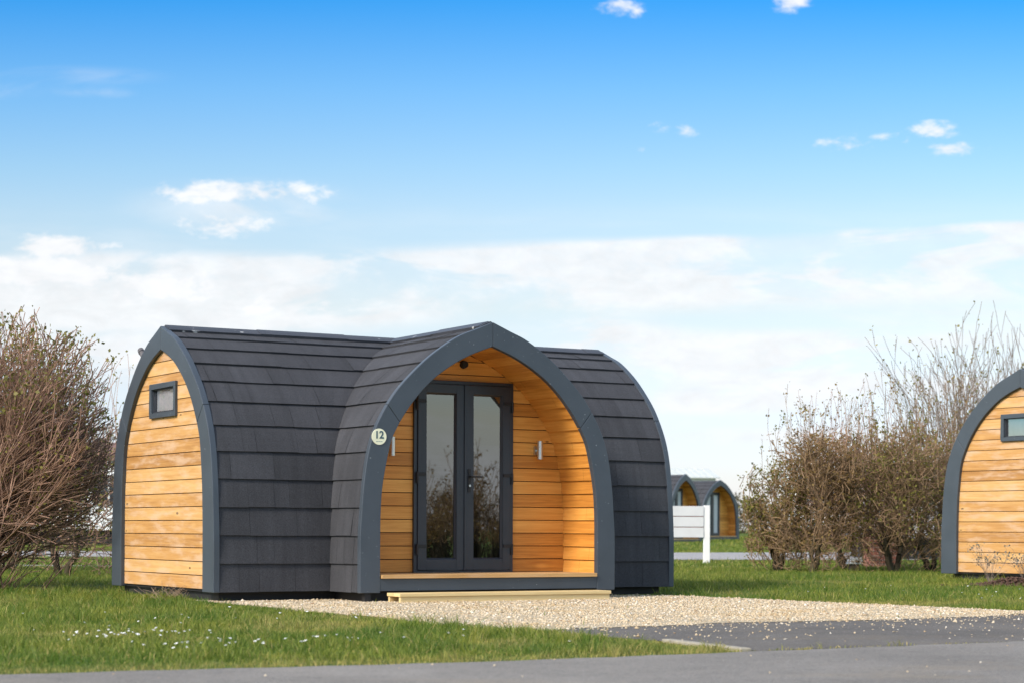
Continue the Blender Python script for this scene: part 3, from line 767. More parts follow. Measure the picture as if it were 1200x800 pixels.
# gravel stones
OCT = np.array([(1, 0, 0), (-1, 0, 0), (0, 1, 0), (0, -1, 0), (0, 0, 1), (0, 0, -1)], float)
OCF = np.array([(0, 2, 4), (2, 1, 4), (1, 3, 4), (3, 0, 4), (2, 0, 5), (1, 2, 5), (3, 1, 5), (0, 3, 5)])
def stones(X, Y, size, zoff):
    n = len(X); sc = size[:, None] * rsn.uniform(.65, 1.25, (n, 3)) * [1, .85, .62]
    P = OCT[None] * sc[:, None, :] + rsn.uniform(-.32, .32, (n, 6, 3)) * size[:, None, None]
    a = rsn.uniform(0, 2 * PI, n); ca, sa = np.cos(a), np.sin(a)
    t = rsn.uniform(-.6, .6, n); ct, st_ = np.cos(t), np.sin(t)
    x, y, z = P[..., 0], P[..., 1], P[..., 2]
    y, z = y * ct[:, None] - z * st_[:, None], y * st_[:, None] + z * ct[:, None]
    x, y = x * ca[:, None] - y * sa[:, None], x * sa[:, None] + y * ca[:, None]
    V = np.stack([x + X[:, None], y + Y[:, None], z + (zoff + size * .38)[:, None]], -1).reshape(-1, 3)
    F = (np.arange(n)[:, None, None] * 6 + OCF[None]).reshape(-1, 3)
    return V, F, np.repeat(np.clip(rsn.normal(.55, .22, n), 0, 1), 8)
n = 150000; X = rsn.uniform(-3.2, 12, n); Y = rsn.uniform(13.3, 22.3, n)
k = inside(pad_poly, X, Y) & ~inside(pod_box, X, Y) & (X < .262 * Y + 1.5); X, Y = X[k], Y[k]
size = rsn.uniform(.006, .0145, len(X)) * np.where(rsn.rand(len(X)) < .08, 1.5, 1.); mound = .006 * vnoise(X, Y, 1.6, 21)
V, F, r_ = stones(X, Y, size, -.002 + mound)
M['stone'] = mat_gravel(False)
gr = raw_mesh('gravel', V, F, M['stone'], None, {'rnd': ('FACE', r_)}); tag(gr, 'pale buff gravel chippings spread in front of the large pod', 'gravel', kind='stuff')
n = 26000; X = rsn.uniform(-1.5, 11, n); Y = rsn.uniform(10.4, 21, n)
dd = dist_poly(X, Y, gravel_asph)
k = inside(drive_poly, X, Y) & (rsn.rand(n) < np.exp(-dd / .36) * .95 + .26 * np.exp(-dd / 1.1) + .02) & (X < .262 * Y + 1.5)
X1, Y1 = X[k], Y[k]
n = 4000; X = rsn.uniform(-3, 2, n); Y = rsn.uniform(13, 19, n); k = (dist_poly(X, Y, gravel_near) < .12) & ~inside(pad_poly, X, Y); X1 = np.r_[X1, X[k]]; Y1 = np.r_[Y1, Y[k]]
n = 60; X = rsn.uniform(-2, 4, n); Y = rsn.uniform(9.2, 12.3, n); k = inside(road_poly, X, Y); X1 = np.r_[X1, X[k]]; Y1 = np.r_[Y1, Y[k]]
V, F, r_ = stones(X1, Y1, rsn.uniform(.004, .0125, len(X1)) * np.where(rsn.rand(len(X1)) < .07, 1.6, 1.), np.full(len(X1), .001))
lg = raw_mesh('loose_chippings', V, F, M['stone'], None, {'rnd': ('FACE', r_)}); tag(lg, 'pale chippings strayed over the dark driveway and road edge', 'gravel', kind='stuff')

# ------------------------------------------------------------------ twigs
class Twigs:
    def __init__(s, seed): s.rng = random.Random(seed); s.seg = []; s.tip = []
    def grow(s, p, d, Ln, r, depth, o):
        rg = s.rng; n = max(2, int(Ln / o['step'])); st = Ln / n
        x, y, z = p; dx, dy, dz = d; bend = o['bend']; up = o['up']
        for i in range(n):
            dx += rg.gauss(0, bend); dy += rg.gauss(0, bend); dz += rg.gauss(0, bend) + up
            l = math.sqrt(dx * dx + dy * dy + dz * dz) or 1; dx /= l; dy /= l; dz /= l
            r1 = max(r * (1 - (i + 1) / n * .72), o['rmin']); r0 = max(r * (1 - i / n * .72), o['rmin'])
            q = (x + dx * st, y + dy * st, z + dz * st)
            if q[2] < .05 + o['zmin']: dz = abs(dz) + .3
            s.seg.append((x, y, z, *q, r0, r1))
            if depth == 0 or i == n - 1: s.tip.append((*q, dx, dy, dz))
            x, y, z = q
            if depth > 0 and i >= o['bare'] * n * (1 if depth == o['depth'] else .4):
                for _ in range(o['kids'][o['depth'] - depth]):
                    if rg.random() > o.get('prob', .8): continue
                    # child direction
                    a = rg.uniform(0, 2 * PI); t = R(rg.uniform(*o['ang']))
                    v = Vector((dx, dy, dz)); u = v.orthogonal().normalized(); w = v.cross(u)
                    c = v * math.cos(t) + (u * math.cos(a) + w * math.sin(a)) * math.sin(t)
                    s.grow(q, (c.x, c.y, c.z), Ln * rg.uniform(*o['len']) * (1 - .35 * i / n), max(r1 * .62, o['rmin']), depth - 1, o)
    def tubes(s, name, A, k, mat, parent):
        P0, P1 = A[:, :3], A[:, 3:6]; P1 = P1 + (P1 - P0) * .04; r0, r1 = A[:, 6], A[:, 7]
        d = P1 - P0; d /= np.linalg.norm(d, axis=1)[:, None] + 1e-9
        ref = np.where(np.abs(d[:, 2:3]) > .9, [[1., 0, 0]], [[0, 0, 1.]]); u = np.cross(d, ref); u /= np.linalg.norm(u, axis=1)[:, None] + 1e-9; w = np.cross(d, u)
        an = np.arange(k) * 2 * PI / k
        ring = u[:, None] * np.cos(an)[None, :, None] + w[:, None] * np.sin(an)[None, :, None]
        V = np.concatenate([P0[:, None] + ring * r0[:, None, None], P1[:, None] + ring * r1[:, None, None]], 1)
        m_ = len(P0); i = np.arange(k); j = (i + 1) % k
        F = (np.arange(m_)[:, None, None] * 2 * k + np.stack([i, j, j + k, i + k], -1)[None]).reshape(-1, 4)
        rr = np.repeat(np.clip(np.random.RandomState(k).rand(m_) * .6 + np.clip(.02 - r0, 0, .02) * 20, 0, 1), k)
        return raw_mesh(name, V.reshape(-1, 3), F, mat, parent, {'rnd': ('FACE', rr)})
    def stems(s, mat, parent, thick=.014, trunk='trunk', crown='crown'):
        A = np.array(s.seg); big = A[:, 6] > thick
        if big.any(): s.tubes(trunk, A[big], 8, M['trunk'], parent)
        return s.tubes(crown, A[~big], 3, mat, parent)
    def leaves(s, name, mat, parent, size, per=2., frac=1., jit=.04, zmin=0., seed=1):
        rs = np.random.RandomState(seed); T = np.array(s.tip); T = T[T[:, 2] > zmin]
        m_ = int(len(T) * per * frac)
        if not m_: return None
        ix = rs.randint(0, len(T), m_); P = T[ix, :3] + rs.normal(0, jit, (m_, 3))
        d = rs.normal(0, 1, (m_, 3)) + T[ix, 3:] * .8; d /= np.linalg.norm(d, axis=1)[:, None]
        u = np.cross(d, rs.normal(0, 1, (m_, 3))); u /= np.linalg.norm(u, axis=1)[:, None]
        L_ = size * rs.uniform(.5, 1.4, m_)[:, None]; w_ = L_ * rs.uniform(.28, .45, m_)[:, None]
        V = np.stack([P, P + d * L_ * .5 + u * w_, P + d * L_, P + d * L_ * .5 - u * w_], 1).reshape(-1, 3)
        F = np.arange(m_)[:, None] * 4 + [0, 1, 2, 3]
        return raw_mesh(name, V, F, mat, parent, {'rnd': ('FACE', rs.rand(m_))})
M['bark'] = mat_bark('hedge_bark', (.045, .028, .016), (.40, .265, .155))
M['trunk'] = mat_bark('old_trunk', (.035, .028, .018), (.095, .078, .045))
M['bark_red'] = mat_bark('red_twig', (.062, .030, .022), (.46, .29, .21))
M['bark_pale'] = mat_bark('willow_bark', (.12, .095, .075), (.30, .235, .19))
M['leaf'] = mat_leaf('hedge_leaf', (.12, .12, .028), (.22, .21, .045), (.36, .31, .08), .5)
M['leaf_br'] = mat_leaf('brown_leaf', (.15, .085, .035), (.25, .16, .055), (.36, .26, .09), .5)
M['leaf_y'] = mat_leaf('young_leaf', (.13, .13, .03), (.22, .20, .06), (.32, .28, .11))
M['leaf_gr'] = mat_leaf('grey_leaf', (.14, .14, .11), (.24, .23, .19), (.36, .35, .30))

def hedge_shrub(px, Y, top, rad, label, seed, dense=1., whips=0, leafy=1., mats=('bark', 'leaf'), lean=0., trunk=.04, group='shrubs of the clipped hedge'):
    X = at(px, Y); z0 = terr(X, Y)
    root = thing('hedge_shrub', label, 'shrub', (X, Y, z0), 0, group)
    t = Twigs(seed); rg = t.rng
    o = dict(step=.095, bend=.15, up=.03, rmin=.0056, zmin=0, depth=3, kids=(2, 1, 1), ang=(22, 68), len=(.36, .66), bare=.22, prob=.72)
    rad *= 1.4; nst = int(20 * dense)
    hb = top * .24
    fork = [(rg.uniform(-.12, .12), rg.uniform(-.08, .08)) for _ in range(3)]
    for fx, fy in fork:
        p = (fx * .5, fy * .5, -.05); q = None
        for k in range(1, 5):                 # crooked, unevenly thick trunk
            q = (fx * (.5 + .5 * k) + rg.gauss(0, .025), fy * (.5 + .4 * k) + rg.gauss(0, .025), hb * k / 4)
            r0 = trunk * rg.uniform(.75, 1.1) * (1.25 - .1 * k); t.seg.append((*p, *q, r0, r0 * .92)); p = q
    for i in range(nst):
        fx, fy = rg.choice(fork); a = 2 * PI * i / nst * 2.4 + rg.uniform(-.4, .4); e = rg.uniform(.1, 1.5)
        d = (math.cos(a) * math.cos(e) + lean * .4, math.sin(a) * math.cos(e), math.sin(e))
        ln = 1 / math.hypot(math.cos(e) / rad, math.sin(e) / (top - hb))
        t.grow((fx * 2.3, fy * 2., hb * rg.uniform(.6, 1)), d, ln * rg.uniform(.8, 1.1), trunk * .36, 3, o)
    ob = dict(step=.08, bend=.2, up=.0, rmin=.005, zmin=0, depth=2, kids=(1, 1), ang=(25, 70), len=(.3, .6), bare=.1, prob=.55)
    for i in range(int(66 * dense)):           # suckers and low dead twigs round the foot
        a = rg.uniform(0, 2 * PI); e = rg.uniform(.2, 1.3); rr = rad * math.sqrt(rg.random()) * .9
        t.grow((math.cos(a) * rr, math.sin(a) * rr * .6, rg.uniform(0, .5)), (math.cos(a) * math.cos(e), math.sin(a) * math.cos(e), math.sin(e)), rg.uniform(.4, .95), .006, 2, ob)
    # keep twigs inside the clipped outline
    def ok(s_):
        x, y, z = s_[3] - lean * .5, s_[4], s_[5]
        h = (z / top); lim = rad * (1.06 if .4 < h < .85 else (.95 if h >= .85 else .86 + h * .3)) * (1 + .38 * mnoise.noise(Vector((x * 2.2, y * 2.2, z * 2.2 + seed))))
        return z < top * (1 + .2 * mnoise.noise(Vector((x * 3, y * 3, seed)))) and math.hypot(x, y) < lim
    t.seg = [s_ for s_ in t.seg if ok(s_) or s_[6] > .02]
    t.tip = [q for q in t.tip if ok((0, 0, 0, *q))]
    ow = dict(step=.12, bend=.05, up=.03, rmin=.003, zmin=0, depth=1, kids=(1,), ang=(12, 30), len=(.2, .4), bare=.2, prob=.35)
    for i in range(whips):
        a = rg.uniform(0, 2 * PI); rr = rad * math.sqrt(rg.random()) * .85
        t.grow((math.cos(a) * rr, math.sin(a) * rr, top * rg.uniform(.55, .8)), (rg.gauss(0, .13), rg.gauss(0, .13), 1), top * rg.uniform(.25, .62), .007, 1, ow)
    t.stems(M[mats[0]], root)
    t.leaves('foliage', M[mats[1]], root, .038, 1.7 * leafy, 1., .03, top * .12, seed)
    return root
G_ = 'shrubs of the right hedge'
hedge_shrub(913, 31.6, 1.98, .44, 'leafy hedge shrub at the left end of the hedge, nearest the white sign', 3, 1.9, 6, 2.2, lean=0.0, group=G_)
hedge_shrub(950, 30.8, 2.1, .56, 'olive hedge shrub with one bare gnarled trunk, second from the left end', 5, 1.1, 18, 1.1, ('bark', 'leaf_br'), group=G_)
hedge_shrub(994, 33.5, 2.35, .72, 'reddish brown hedge shrub behind the small white marker', 8, 1.1, 34, .7, ('bark_red', 'leaf_br'), group=G_)
hedge_shrub(1048, 31.2, 2.30, .70, 'dense mossy hedge shrub with thin upright shoots before the brick pier', 13, 1.35, 34, 1.0, ('bark', 'leaf'), group=G_)
hedge_shrub(1090, 32.2, 2.35, .66, 'dark hedge shrub at the right end, touching the cut off pod', 21, 1.2, 34, .9, ('bark', 'leaf_br'), group=G_)
hedge_shrub(1010, 36.5, 2.2, .8, 'pinkish bare shrub filling the gap behind the middle of the hedge', 34, .8, 26, .5, ('bark_red', 'leaf_br'), group=G_)
# tall willow-like shrub behind the right pod
def whip_tree(px, Y, h, n, spread, label, seed, mat='bark_pale', leafm='leaf_y', off=0., buds=True):
    X = at(px, Y); root = thing('bare_tree', label, 'tree', (X, Y, terr(X, Y)))
    t = Twigs(seed); rg = t.rng
    o = dict(step=.22, bend=.045, up=.02, rmin=.0045, zmin=0, depth=2, kids=(1, 1), ang=(10, 28), len=(.3, .6), bare=.22, prob=.62)
    for k in range(3): t.seg.append((.05 * k - .05, 0, -.05, .1 * k - .1, .03 * k, .6, .09, .07))
    for i in range(n):
        a = rg.uniform(0, 2 * PI); e = abs(rg.gauss(0, spread))
        d = (math.cos(a) * math.sin(e) + off, math.sin(a) * math.sin(e), math.cos(e))
        t.grow((rg.uniform(-.15, .15), rg.uniform(-.15, .15), rg.uniform(.2, .6)), d, h * rg.uniform(.55, .98), .020 * rg.uniform(.6, 1.1), 2, o)
    t.stems(M[mat], root); 
    if buds: t.leaves('buds', M[leafm], root, .05, .55, 1., .03, 1., seed)
    return root
whip_tree(1130, 38., 3.3, 62, .50, 'tall bare willow with many fanned pale stems behind the right pod', 6)
whip_tree(1196, 39., 3.3, 52, .48, 'tall bare willow at the right edge, above the cut off pod', 9, buds=False)

# left side shrubs
def big_shrub():
    X, Y = at(-58, 22.), 22.
    root = thing('twiggy_shrub', 'big brown twiggy shrub filling the left edge of the lawn', 'shrub', (X, Y, 0))
    t = Twigs(41); rg = t.rng
    o = dict(step=.11, bend=.055, up=.012, rmin=.0046, zmin=0, depth=3, kids=(1, 1, 1), ang=(10, 36), len=(.36, .66), bare=.15, prob=.52)
    for i in range(44):
        a = rg.uniform(-PI, PI); e = R(rg.uniform(28, 84))
        d = (math.cos(a) * math.cos(e) + .15, math.sin(a) * math.cos(e), math.sin(e))
        t.grow((rg.gauss(0, .25), rg.gauss(0, .25), rg.uniform(0, .25)), d, rg.uniform(1.25, 2.1) * (.62 + .45 * math.sin(e)), rg.uniform(.009, .019), 3, o)
    for i in range(95):                                  # long arching branches toward the pod
        a = rg.uniform(-.6, .6); e = R(rg.uniform(24, 76))
        d = (math.cos(a) * math.cos(e), math.sin(a) * math.cos(e), math.sin(e))
        t.grow((rg.gauss(.05, .25), rg.gauss(0, .3), rg.uniform(.0, .5)), d, rg.uniform(1.3, 2.0) * (1 + .25 * math.sin(e)), rg.uniform(.011, .019), 3, o)
    for i in range(70):                                  # low brush at the foot
        a = rg.uniform(-PI, PI); e = R(rg.uniform(15, 80)); rr = 1.15 * math.sqrt(rg.random())
        t.grow((math.cos(a) * rr, math.sin(a) * rr * .5, 0.), (math.cos(a) * math.cos(e), math.sin(a) * math.cos(e), math.sin(e)), rg.uniform(.4, .8), .007, 2, dict(o, depth=2))
    def lim(q):
        z = q[5]; nz = .16 * mnoise.noise(Vector((z * 2.5, q[4] * 2, q[3])))
        top = 3.25 - .42 * max(0, q[3] - .35) + .35 * mnoise.noise(Vector((q[3] * 5., q[4] * 4, 7)))
        if z > 1.9 and len(q) > 7 and q[7] < .006 and rg.random() < .035: return False
        return z < top and q[3] < 1.66 - .55 * max(0, .95 - z) - .3 * max(0, z - 2.45) + nz
    t.seg = [q for q in t.seg if lim(q)]; t.tip = [q for q in t.tip if lim((0, 0, 0, *q))]
    t.stems(M['bark_red'], root); t.leaves('foliage', M['leaf'], root, .036, .55, 1., .025, .15, 4)
    t.tip = [q for q in t.tip if q[2] > 1.9]; t.leaves('young_foliage', M['leaf_y'], root, .045, .7, 1., .03, 1.6, 5)
    return root
big_shrub()
G2 = 'shrubs left of the pod'
hedge_shrub(74, 26.8, 2.2, .78, 'shrub with one dark trunk between the twiggy shrub and large pod', 55, .8, 40, 1.0, ('bark_red', 'leaf_y'), .05, .042, group=G2)
hedge_shrub(8, 29.5, 2.2, .9, 'leafy shrub mostly hidden behind the big brown twiggy shrub', 57, .8, 10, 1.2, ('bark', 'leaf'), group=G2)

# young grey plant and soil by the right pod
root = thing('young_plant', 'small grey leaved plant in front of the right pod boards', 'plant', (at(1160, 24.6), 24.6, .04))
t = Twigs(3)
for i in range(9):
    a = t.rng.uniform(0, 2 * PI); t.grow((0, 0, 0), (math.cos(a) * .45, math.sin(a) * .45, 1), t.rng.uniform(.25, .46), .004, 2, dict(step=.05, bend=.1, up=.02, rmin=.002, zmin=-1, depth=2, kids=(1, 1), ang=(20, 50), len=(.3, .6), bare=.2, prob=.7))
t.stems(M['bark_pale'], root); t.leaves('foliage', M['leaf_gr'], root, .028, 1.3, 1., .02, .05, 2)
root2 = thing('young_plant', 'small grey plant at the right frame edge beside the soil', 'plant', (at(1203, 24.4), 24.4, .04))
for ch in root.children: c = ch.copy(); COL.objects.link(c); c.parent = root2
root2.rotation_euler.z = 2.
rr = np.random.RandomState(8)
X = rr.normal(0, .24, 900); Y = rr.normal(0, .14, 900); hgt = .10 * np.exp(-(X / .3) ** 2 - (Y / .18) ** 2)
V, F, r_ = stones(X, Y, rr.uniform(.012, .03, 900), hgt * rr.rand(900))
soil = raw_mesh('soil_heap', V, F, mat_plain('dark_soil', (.085, .045, .03), .95, .3, 20.)); soil.location = (at(1187, 24.), 24., .035)
tag(soil, 'low heap of dark brown soil on grass by the right pod', 'soil heap')
# dead stalks at the pod corner
root = thing('dry_stalks', 'tuft of dry brown stalks below the left gable of large pod', 'dry grass', pw(-.12, .55))
t = Twigs(17)
for i in range(46):
    a = t.rng.uniform(0, 2 * PI); t.grow((t.rng.gauss(0, .10), t.rng.gauss(0, .22), 0), (math.cos(a) * .9, math.sin(a) * .9, .8), t.rng.uniform(.1, .26), .0025, 0, dict(step=.05, bend=.14, up=-.04, rmin=.0016, zmin=-1, depth=0, kids=(), ang=(20, 50), len=(.3, .6), bare=.2))
t.stems(mat_bark('dry_stalk', (.20, .13, .09), (.42, .31, .22)), root, crown='stalks')

# daisies
def daisy_mesh():
    mb = MB()
    for i in range(9):
        a = 2 * PI * i / 9; b2 = a + .32
        mb.face([(.004, 0, .062), (.004 + .012 * math.cos(a - .28), .012 * math.sin(a - .28), .066), (.004 + .013 * math.cos(a), .013 * math.sin(a), .067), (.004 + .012 * math.cos(a + .28), .012 * math.sin(a + .28), .066)], .5)
    mb.tube((.004, 0, .062), (.004, 0, .069), .005, .003, n=7)
    return mb
rd = random.Random(31); first = None
clusters = [(-2.38, 12.1, .14, .16, 22), (-2.15, 12.35, .16, .12, 12), (-1.45, 11.2, .22, .16, 18), (-1.7, 10.9, .14, .1, 7), (-1.0, 11.75, .16, .1, 9), (-1.9, 11.4, .4, .3, 4), (-.3, 12.2, .4, .3, 5), (-2.9, 14.5, .6, 1., 6), (-1.6, 14.6, .3, .3, 8), (-2.75, 13.0, .35, .4, 6), (4.9, 19.6, .25, .4, 9), (5.6, 21., .3, .6, 10), (3.7, 21.5, .5, .7, 6)]
DM = mat_plain('daisy_petal', (.82, .82, .80), .6, .03)
for cx, cy, sx, sy, k in clusters:
    for i in range(k):
        x, y = rd.gauss(cx, sx), rd.gauss(cy, sy); XX, YY = np.array([x]), np.array([y])
        if inside(road_poly, XX, YY)[0] or inside(pad_poly, XX, YY)[0] or inside(drive_poly, XX, YY)[0]: continue
        if first is None: o = first = daisy_mesh().build('daisy', DM)
        else: o = first.copy(); COL.objects.link(o)
        o.location = (x, y, terr(x, y) + rd.uniform(-.012, .008)); sc = rd.uniform(.6, 1.); o.scale = (sc, sc, 1); o.rotation_euler = (rd.uniform(-.4, .5), rd.uniform(-.4, .4), rd.uniform(0, 6))
        tag(o, 'small white daisy open in the lawn grass', 'daisy', 'daisies in the lawn')

# ------------------------------------------------------------------ sign, marker, pier
Ys = 39.; xs0 = at(828, Ys)
sg = thing('sign_board', 'blank white board sign of three planks on white posts', 'sign', (xs0, Ys, terr(0, Ys)), R(4))
for x in (-1.28, 0.):
    mb = MB(); mb.box(x - .06, x + .06, -.045, .045, -.1, 1.12); mb.build('post', M['white'], sg, bevel=.006)
for i in range(3):
    mb = MB(); mb.box(-1.34 + .12, -.065, -.062, -.046, .50 + i * .207, .50 + i * .207 + .192); mb.build('plank', M['plank'], sg, bevel=.003)
mb = MB(); mb.box(-1.22, -.066, -.043, -.03, .51, 1.10); mb.build('rail', mat_plain('red_brown_rail', (.35, .12, .09), .6), sg)
mk = thing('pitch_marker', 'small white capped marker low in the grass under the hedge', 'marker', (at(1001, 31.4), 31.4, terr(0, 31.4)), R(12))
mb = MB(); mb.box(-.07, .07, -.06, .06, -.05, .12); mb.build('post', mat_plain('weathered_post', (.12, .085, .06), .8, .25, 20.), mk, bevel=.006)
mb = MB(); mb.prism([(-.11, .121), (.11, .121), (.11, .19), (.04, .235), (-.07, .20)], (-.085, .085), lambda a, b, c: (a, c, b)); cp = mb.build('cap', M['white'], mk, bevel=.008)
mb = MB(); mb.box(-.01, .05, -.089, -.0855, .145, .175); mb.build('slot', M['black'], cp)
def mat_brick():
    m, nt = new_mat('brick'); g = N(nt)
    bt = g.n('ShaderNodeTexBrick', ins={'Vector': g.uv(), 'Color1': (.20, .06, .04, 1), 'Color2': (.30, .12, .08, 1), 'Mortar': (.28, .22, .18, 1), 'Scale': 1., 'Mortar Size': .006, 'Brick Width': .225, 'Row Height': .075})
    g.out(bt.outputs[0], .85, g.bump(bt.outputs[1], -.3, .01)); return m
pr = thing('brick_pier', 'low red brick pier half hidden behind the right hedge', 'brick pier', (at(1034, 36.), 36., terr(0, 36)), R(8))
mb = MB(); mb.box(-.28, .28, -.2, .2, -.1, .66); mb.build('pier', mat_brick(), pr)
mb = MB(); mb.box(-.31, .31, -.23, .23, .662, .71); mb.build('coping', mat_plain('coping_stone', (.36, .30, .26), .85, .15, 10.), pr, bevel=.008)

# ------------------------------------------------------------------ static caravans beyond
def caravan(label, X, Y, rz, ln, wd, hw, body, roofm, nwin, seed):
    root = thing('static_caravan', label, 'caravan', (X, Y, terr(X, Y)), rz, 'static caravans beyond the hedges')
    b = MB(); n = int(hw / .14)
    for i in range(n):                      # horizontal lap cladding
        z0 = .45 + (hw - .45) * i / n; z1 = .45 + (hw - .45) * (i + 1) / n
        for (x0, y0, x1, y1, nx_, ny_) in ((-ln / 2, -wd / 2, ln / 2, -wd / 2, 0, -1), (ln / 2, -wd / 2, ln / 2, wd / 2, 1, 0), (ln / 2, wd / 2, -ln / 2, wd / 2, 0, 1), (-ln / 2, wd / 2, -ln / 2, -wd / 2, -1, 0)):
            e = .014
            b.face([(x0 + nx_ * e, y0 + ny_ * e, z0), (x1 + nx_ * e, y1 + ny_ * e, z0), (x1, y1, z1), (x0, y0, z1)]); b.face([(x0, y0, z0), (x1, y1, z0), (x1 + nx_ * e, y1 + ny_ * e, z0), (x0 + nx_ * e, y0 + ny_ * e, z0)])
    b.face([(-ln / 2, -wd / 2, .45), (ln / 2, -wd / 2, .45), (ln / 2, wd / 2, .45), (-ln / 2, wd / 2, .45)])
    b.prism([(-wd / 2, hw), (wd / 2, hw), (0, hw + .42)], (-ln / 2, ln / 2), lambda a, c, t: (t, a, c)); b.build('body', body, root)
    r_ = MB(); e = .16
    for s2 in (1, -1):
        k = int(ln / .35)
        r_.prism([(s2 * (wd / 2 + e), hw - .04), (0, hw + .46), (0, hw + .50), (s2 * (wd / 2 + e), hw + .005)], (-ln / 2 - .2, ln / 2 + .2), lambda a, c, t: (t, a, c))
        for i in range(k):
            x = -ln / 2 + (i + .5) * ln / k
            r_.prism([(s2 * (wd / 2 + e), hw + .004), (0, hw + .499), (0, hw + .53), (s2 * (wd / 2 + e), hw + .035)], (x - .02, x + .02), lambda a, c, t: (t, a, c))
    r_.build('roof', roofm, root)
    k = MB(); k.box(-ln / 2 + .2, ln / 2 - .2, -wd / 2 + .15, wd / 2 - .15, -.1, .45); k.build('chassis_shade', M['black'], root)  # black block for the chassis and the shade in the gap below
    for i in range(nwin):
        x = -ln / 2 + ln * (i + .5) / nwin; w2 = .55
        for sy in (-1, 1):
            y = sy * (wd / 2 + .02); fr = MB()
            for a, b2, c, d in ((x - w2, x + w2, 1.2, 1.25), (x - w2, x + w2, 2.05, 2.1), (x - w2, x - w2 + .05, 1.25, 2.05), (x + w2 - .05, x + w2, 1.25, 2.05), (x - .02, x + .02, 1.25, 2.05)): fr.box(a, b2, y - .03, y + .03, c, d)
            f = fr.build('window', M['white'], root); p = MB(); p.box(x - w2 + .05, x + w2 - .05, y - .008, y + .008, 1.25, 2.05); p.build('pane', M['winglass'], f)
    return root
caravan('white caravan with a brown roof behind the left shrubs', -13.4, 61., R(12), 9., 3.2, 2.62, M['white'], M['roofbrown'], 4, 1)
caravan('caravan with pale ribbed roof rising behind the two far pods', 4.6, 100., R(14), 10.5, 3.2, 2.9, M['cream'], M['roofgrey'], 5, 2)
caravan('cream caravan glimpsed through the left half of the right hedge', 17.2, 92., R(-8), 9.5, 3.2, 2.35, M['white'], M['roofgrey'], 4, 3)
caravan('grey clad caravan close behind the right end of the hedge', 9.9, 45., R(6), 4.4, 3., 1.75, M['greyclad'], M['roofgrey'], 2, 4)
caravan('cream caravan far left between shrub twigs and lane', -27., 88., R(-5), 10., 3.2, 2.5, M['cream'], M['roofgrey'], 4, 5)

# distant hedge line, one mass
rs = np.random.RandomState(12); n = 52000
X = rs.uniform(-70, 75, n); Y = rs.uniform(118, 124, n); top = 1.1 + .9 * vnoise(X, Y * 0, .22, 5) + .5 * vnoise(X, Y * 0, .9, 6)
Zz = rs.rand(n) ** .8 * top; P = np.c_[X, Y, Zz + .5]
d = rs.normal(0, 1, (n, 3)); d /= np.linalg.norm(d, axis=1)[:, None]; u = np.cross(d, rs.normal(0, 1, (n, 3))); u /= np.linalg.norm(u, axis=1)[:, None]
s2 = rs.uniform(.15, .45, (n, 1)); V = np.stack([P, P + d * s2 * .5 + u * s2 * .16, P + d * s2, P + d * s2 * .5 - u * s2 * .16], 1).reshape(-1, 3)
dh = raw_mesh('distant_hedge', V, np.arange(n)[:, None] * 4 + [0, 1, 2, 3], mat_leaf('far_hedge_leaf', (.07, .055, .03), (.10, .085, .04), (.14, .12, .055)), None, {'rnd': ('FACE', rs.rand(n))})
tag(dh, 'far brown hedge line along the edge of the site', 'hedge', kind='stuff')

# trees across the road that the door glass mirrors
dx, dy = -.53, 20.05
def mirror_tree(i, D_, lat, h, seed):
    X = dx + .864 * D_ + .507 * lat; Y = dy - .507 * D_ + .864 * lat
    root = thing('bare_tree', 'bare brown tree across the road, seen only mirrored in the door glass', 'tree', (X, Y, 0), 0, 'trees across the road')
    t = Twigs(seed); rg = t.rng
    o = dict(step=.2, bend=.08, up=.03, rmin=.007, zmin=0, depth=2, kids=(2, 1), ang=(14, 45), len=(.3, .55), bare=.05, prob=.8)
    for k in range(26):
        a = rg.uniform(0, 2 * PI); e = abs(rg.gauss(0, .42)); q = rg.uniform(.45, .8) if k > 5 else rg.uniform(.8, 1.)
        t.grow((rg.uniform(-.3, .3), rg.uniform(-.3, .3), -.05), (math.cos(a) * math.sin(e), math.sin(a) * math.sin(e), math.cos(e)), h * q, .022, 2, o)
    t.stems(M['bark'], root); t.leaves('foliage', M['leaf_br'], root, .055, 2.2, 1., .06, .0, seed)
    return root
for i, (D_, lat, h) in enumerate(((27, -3.6, 2.5), (26, -2.4, 2.9), (27.5, -1.2, 2.5), (26, 0., 3.4), (27, 1.2, 2.8), (26.5, 2.4, 3.2), (27, 3.6, 2.7), (26, 4.8, 3.2), (29, -.6, 3.0), (29, 3., 2.9), (25, -3., 1.5), (25, -1.8, 1.3), (25, -.6, 1.5), (25, .6, 1.4), (25, 1.8, 1.5), (25, 3., 1.4), (25, 4.2, 1.4))): mirror_tree(i, D_, lat, h * .62, 100 + i)

# ------------------------------------------------------------------ sky, sun
SUN_EL = R(38)
QF = .28                                           # share of the sun on the porch front
hx, hy = -math.cos(TH) + QF * math.sin(TH), -math.sin(TH) - QF * math.cos(TH); hl = math.hypot(hx, hy)
sdir = Vector((hx / hl * math.cos(SUN_EL), hy / hl * math.cos(SUN_EL), math.sin(SUN_EL)))
sun = bpy.data.lights.new('sun', 'SUN'); sun.energy = 2.9; sun.angle = R(11.); sun.color = (1., .93, .82)
so = bpy.data.objects.new('sun', sun); COL.objects.link(so); so.rotation_euler = sdir.to_track_quat('Z', 'Y').to_euler()
w = bpy.data.worlds.new('World'); S.world = w; w.use_nodes = True; nt = w.node_tree; nt.nodes.clear(); g = N(nt)
sky = g.n('ShaderNodeTexSky', sky_type='NISHITA', sun_disc=False, sun_elevation=SUN_EL, sun_rotation=math.atan2(sdir.x, sdir.y), altitude=20., air_density=1., dust_density=.6, ozone_density=1.)
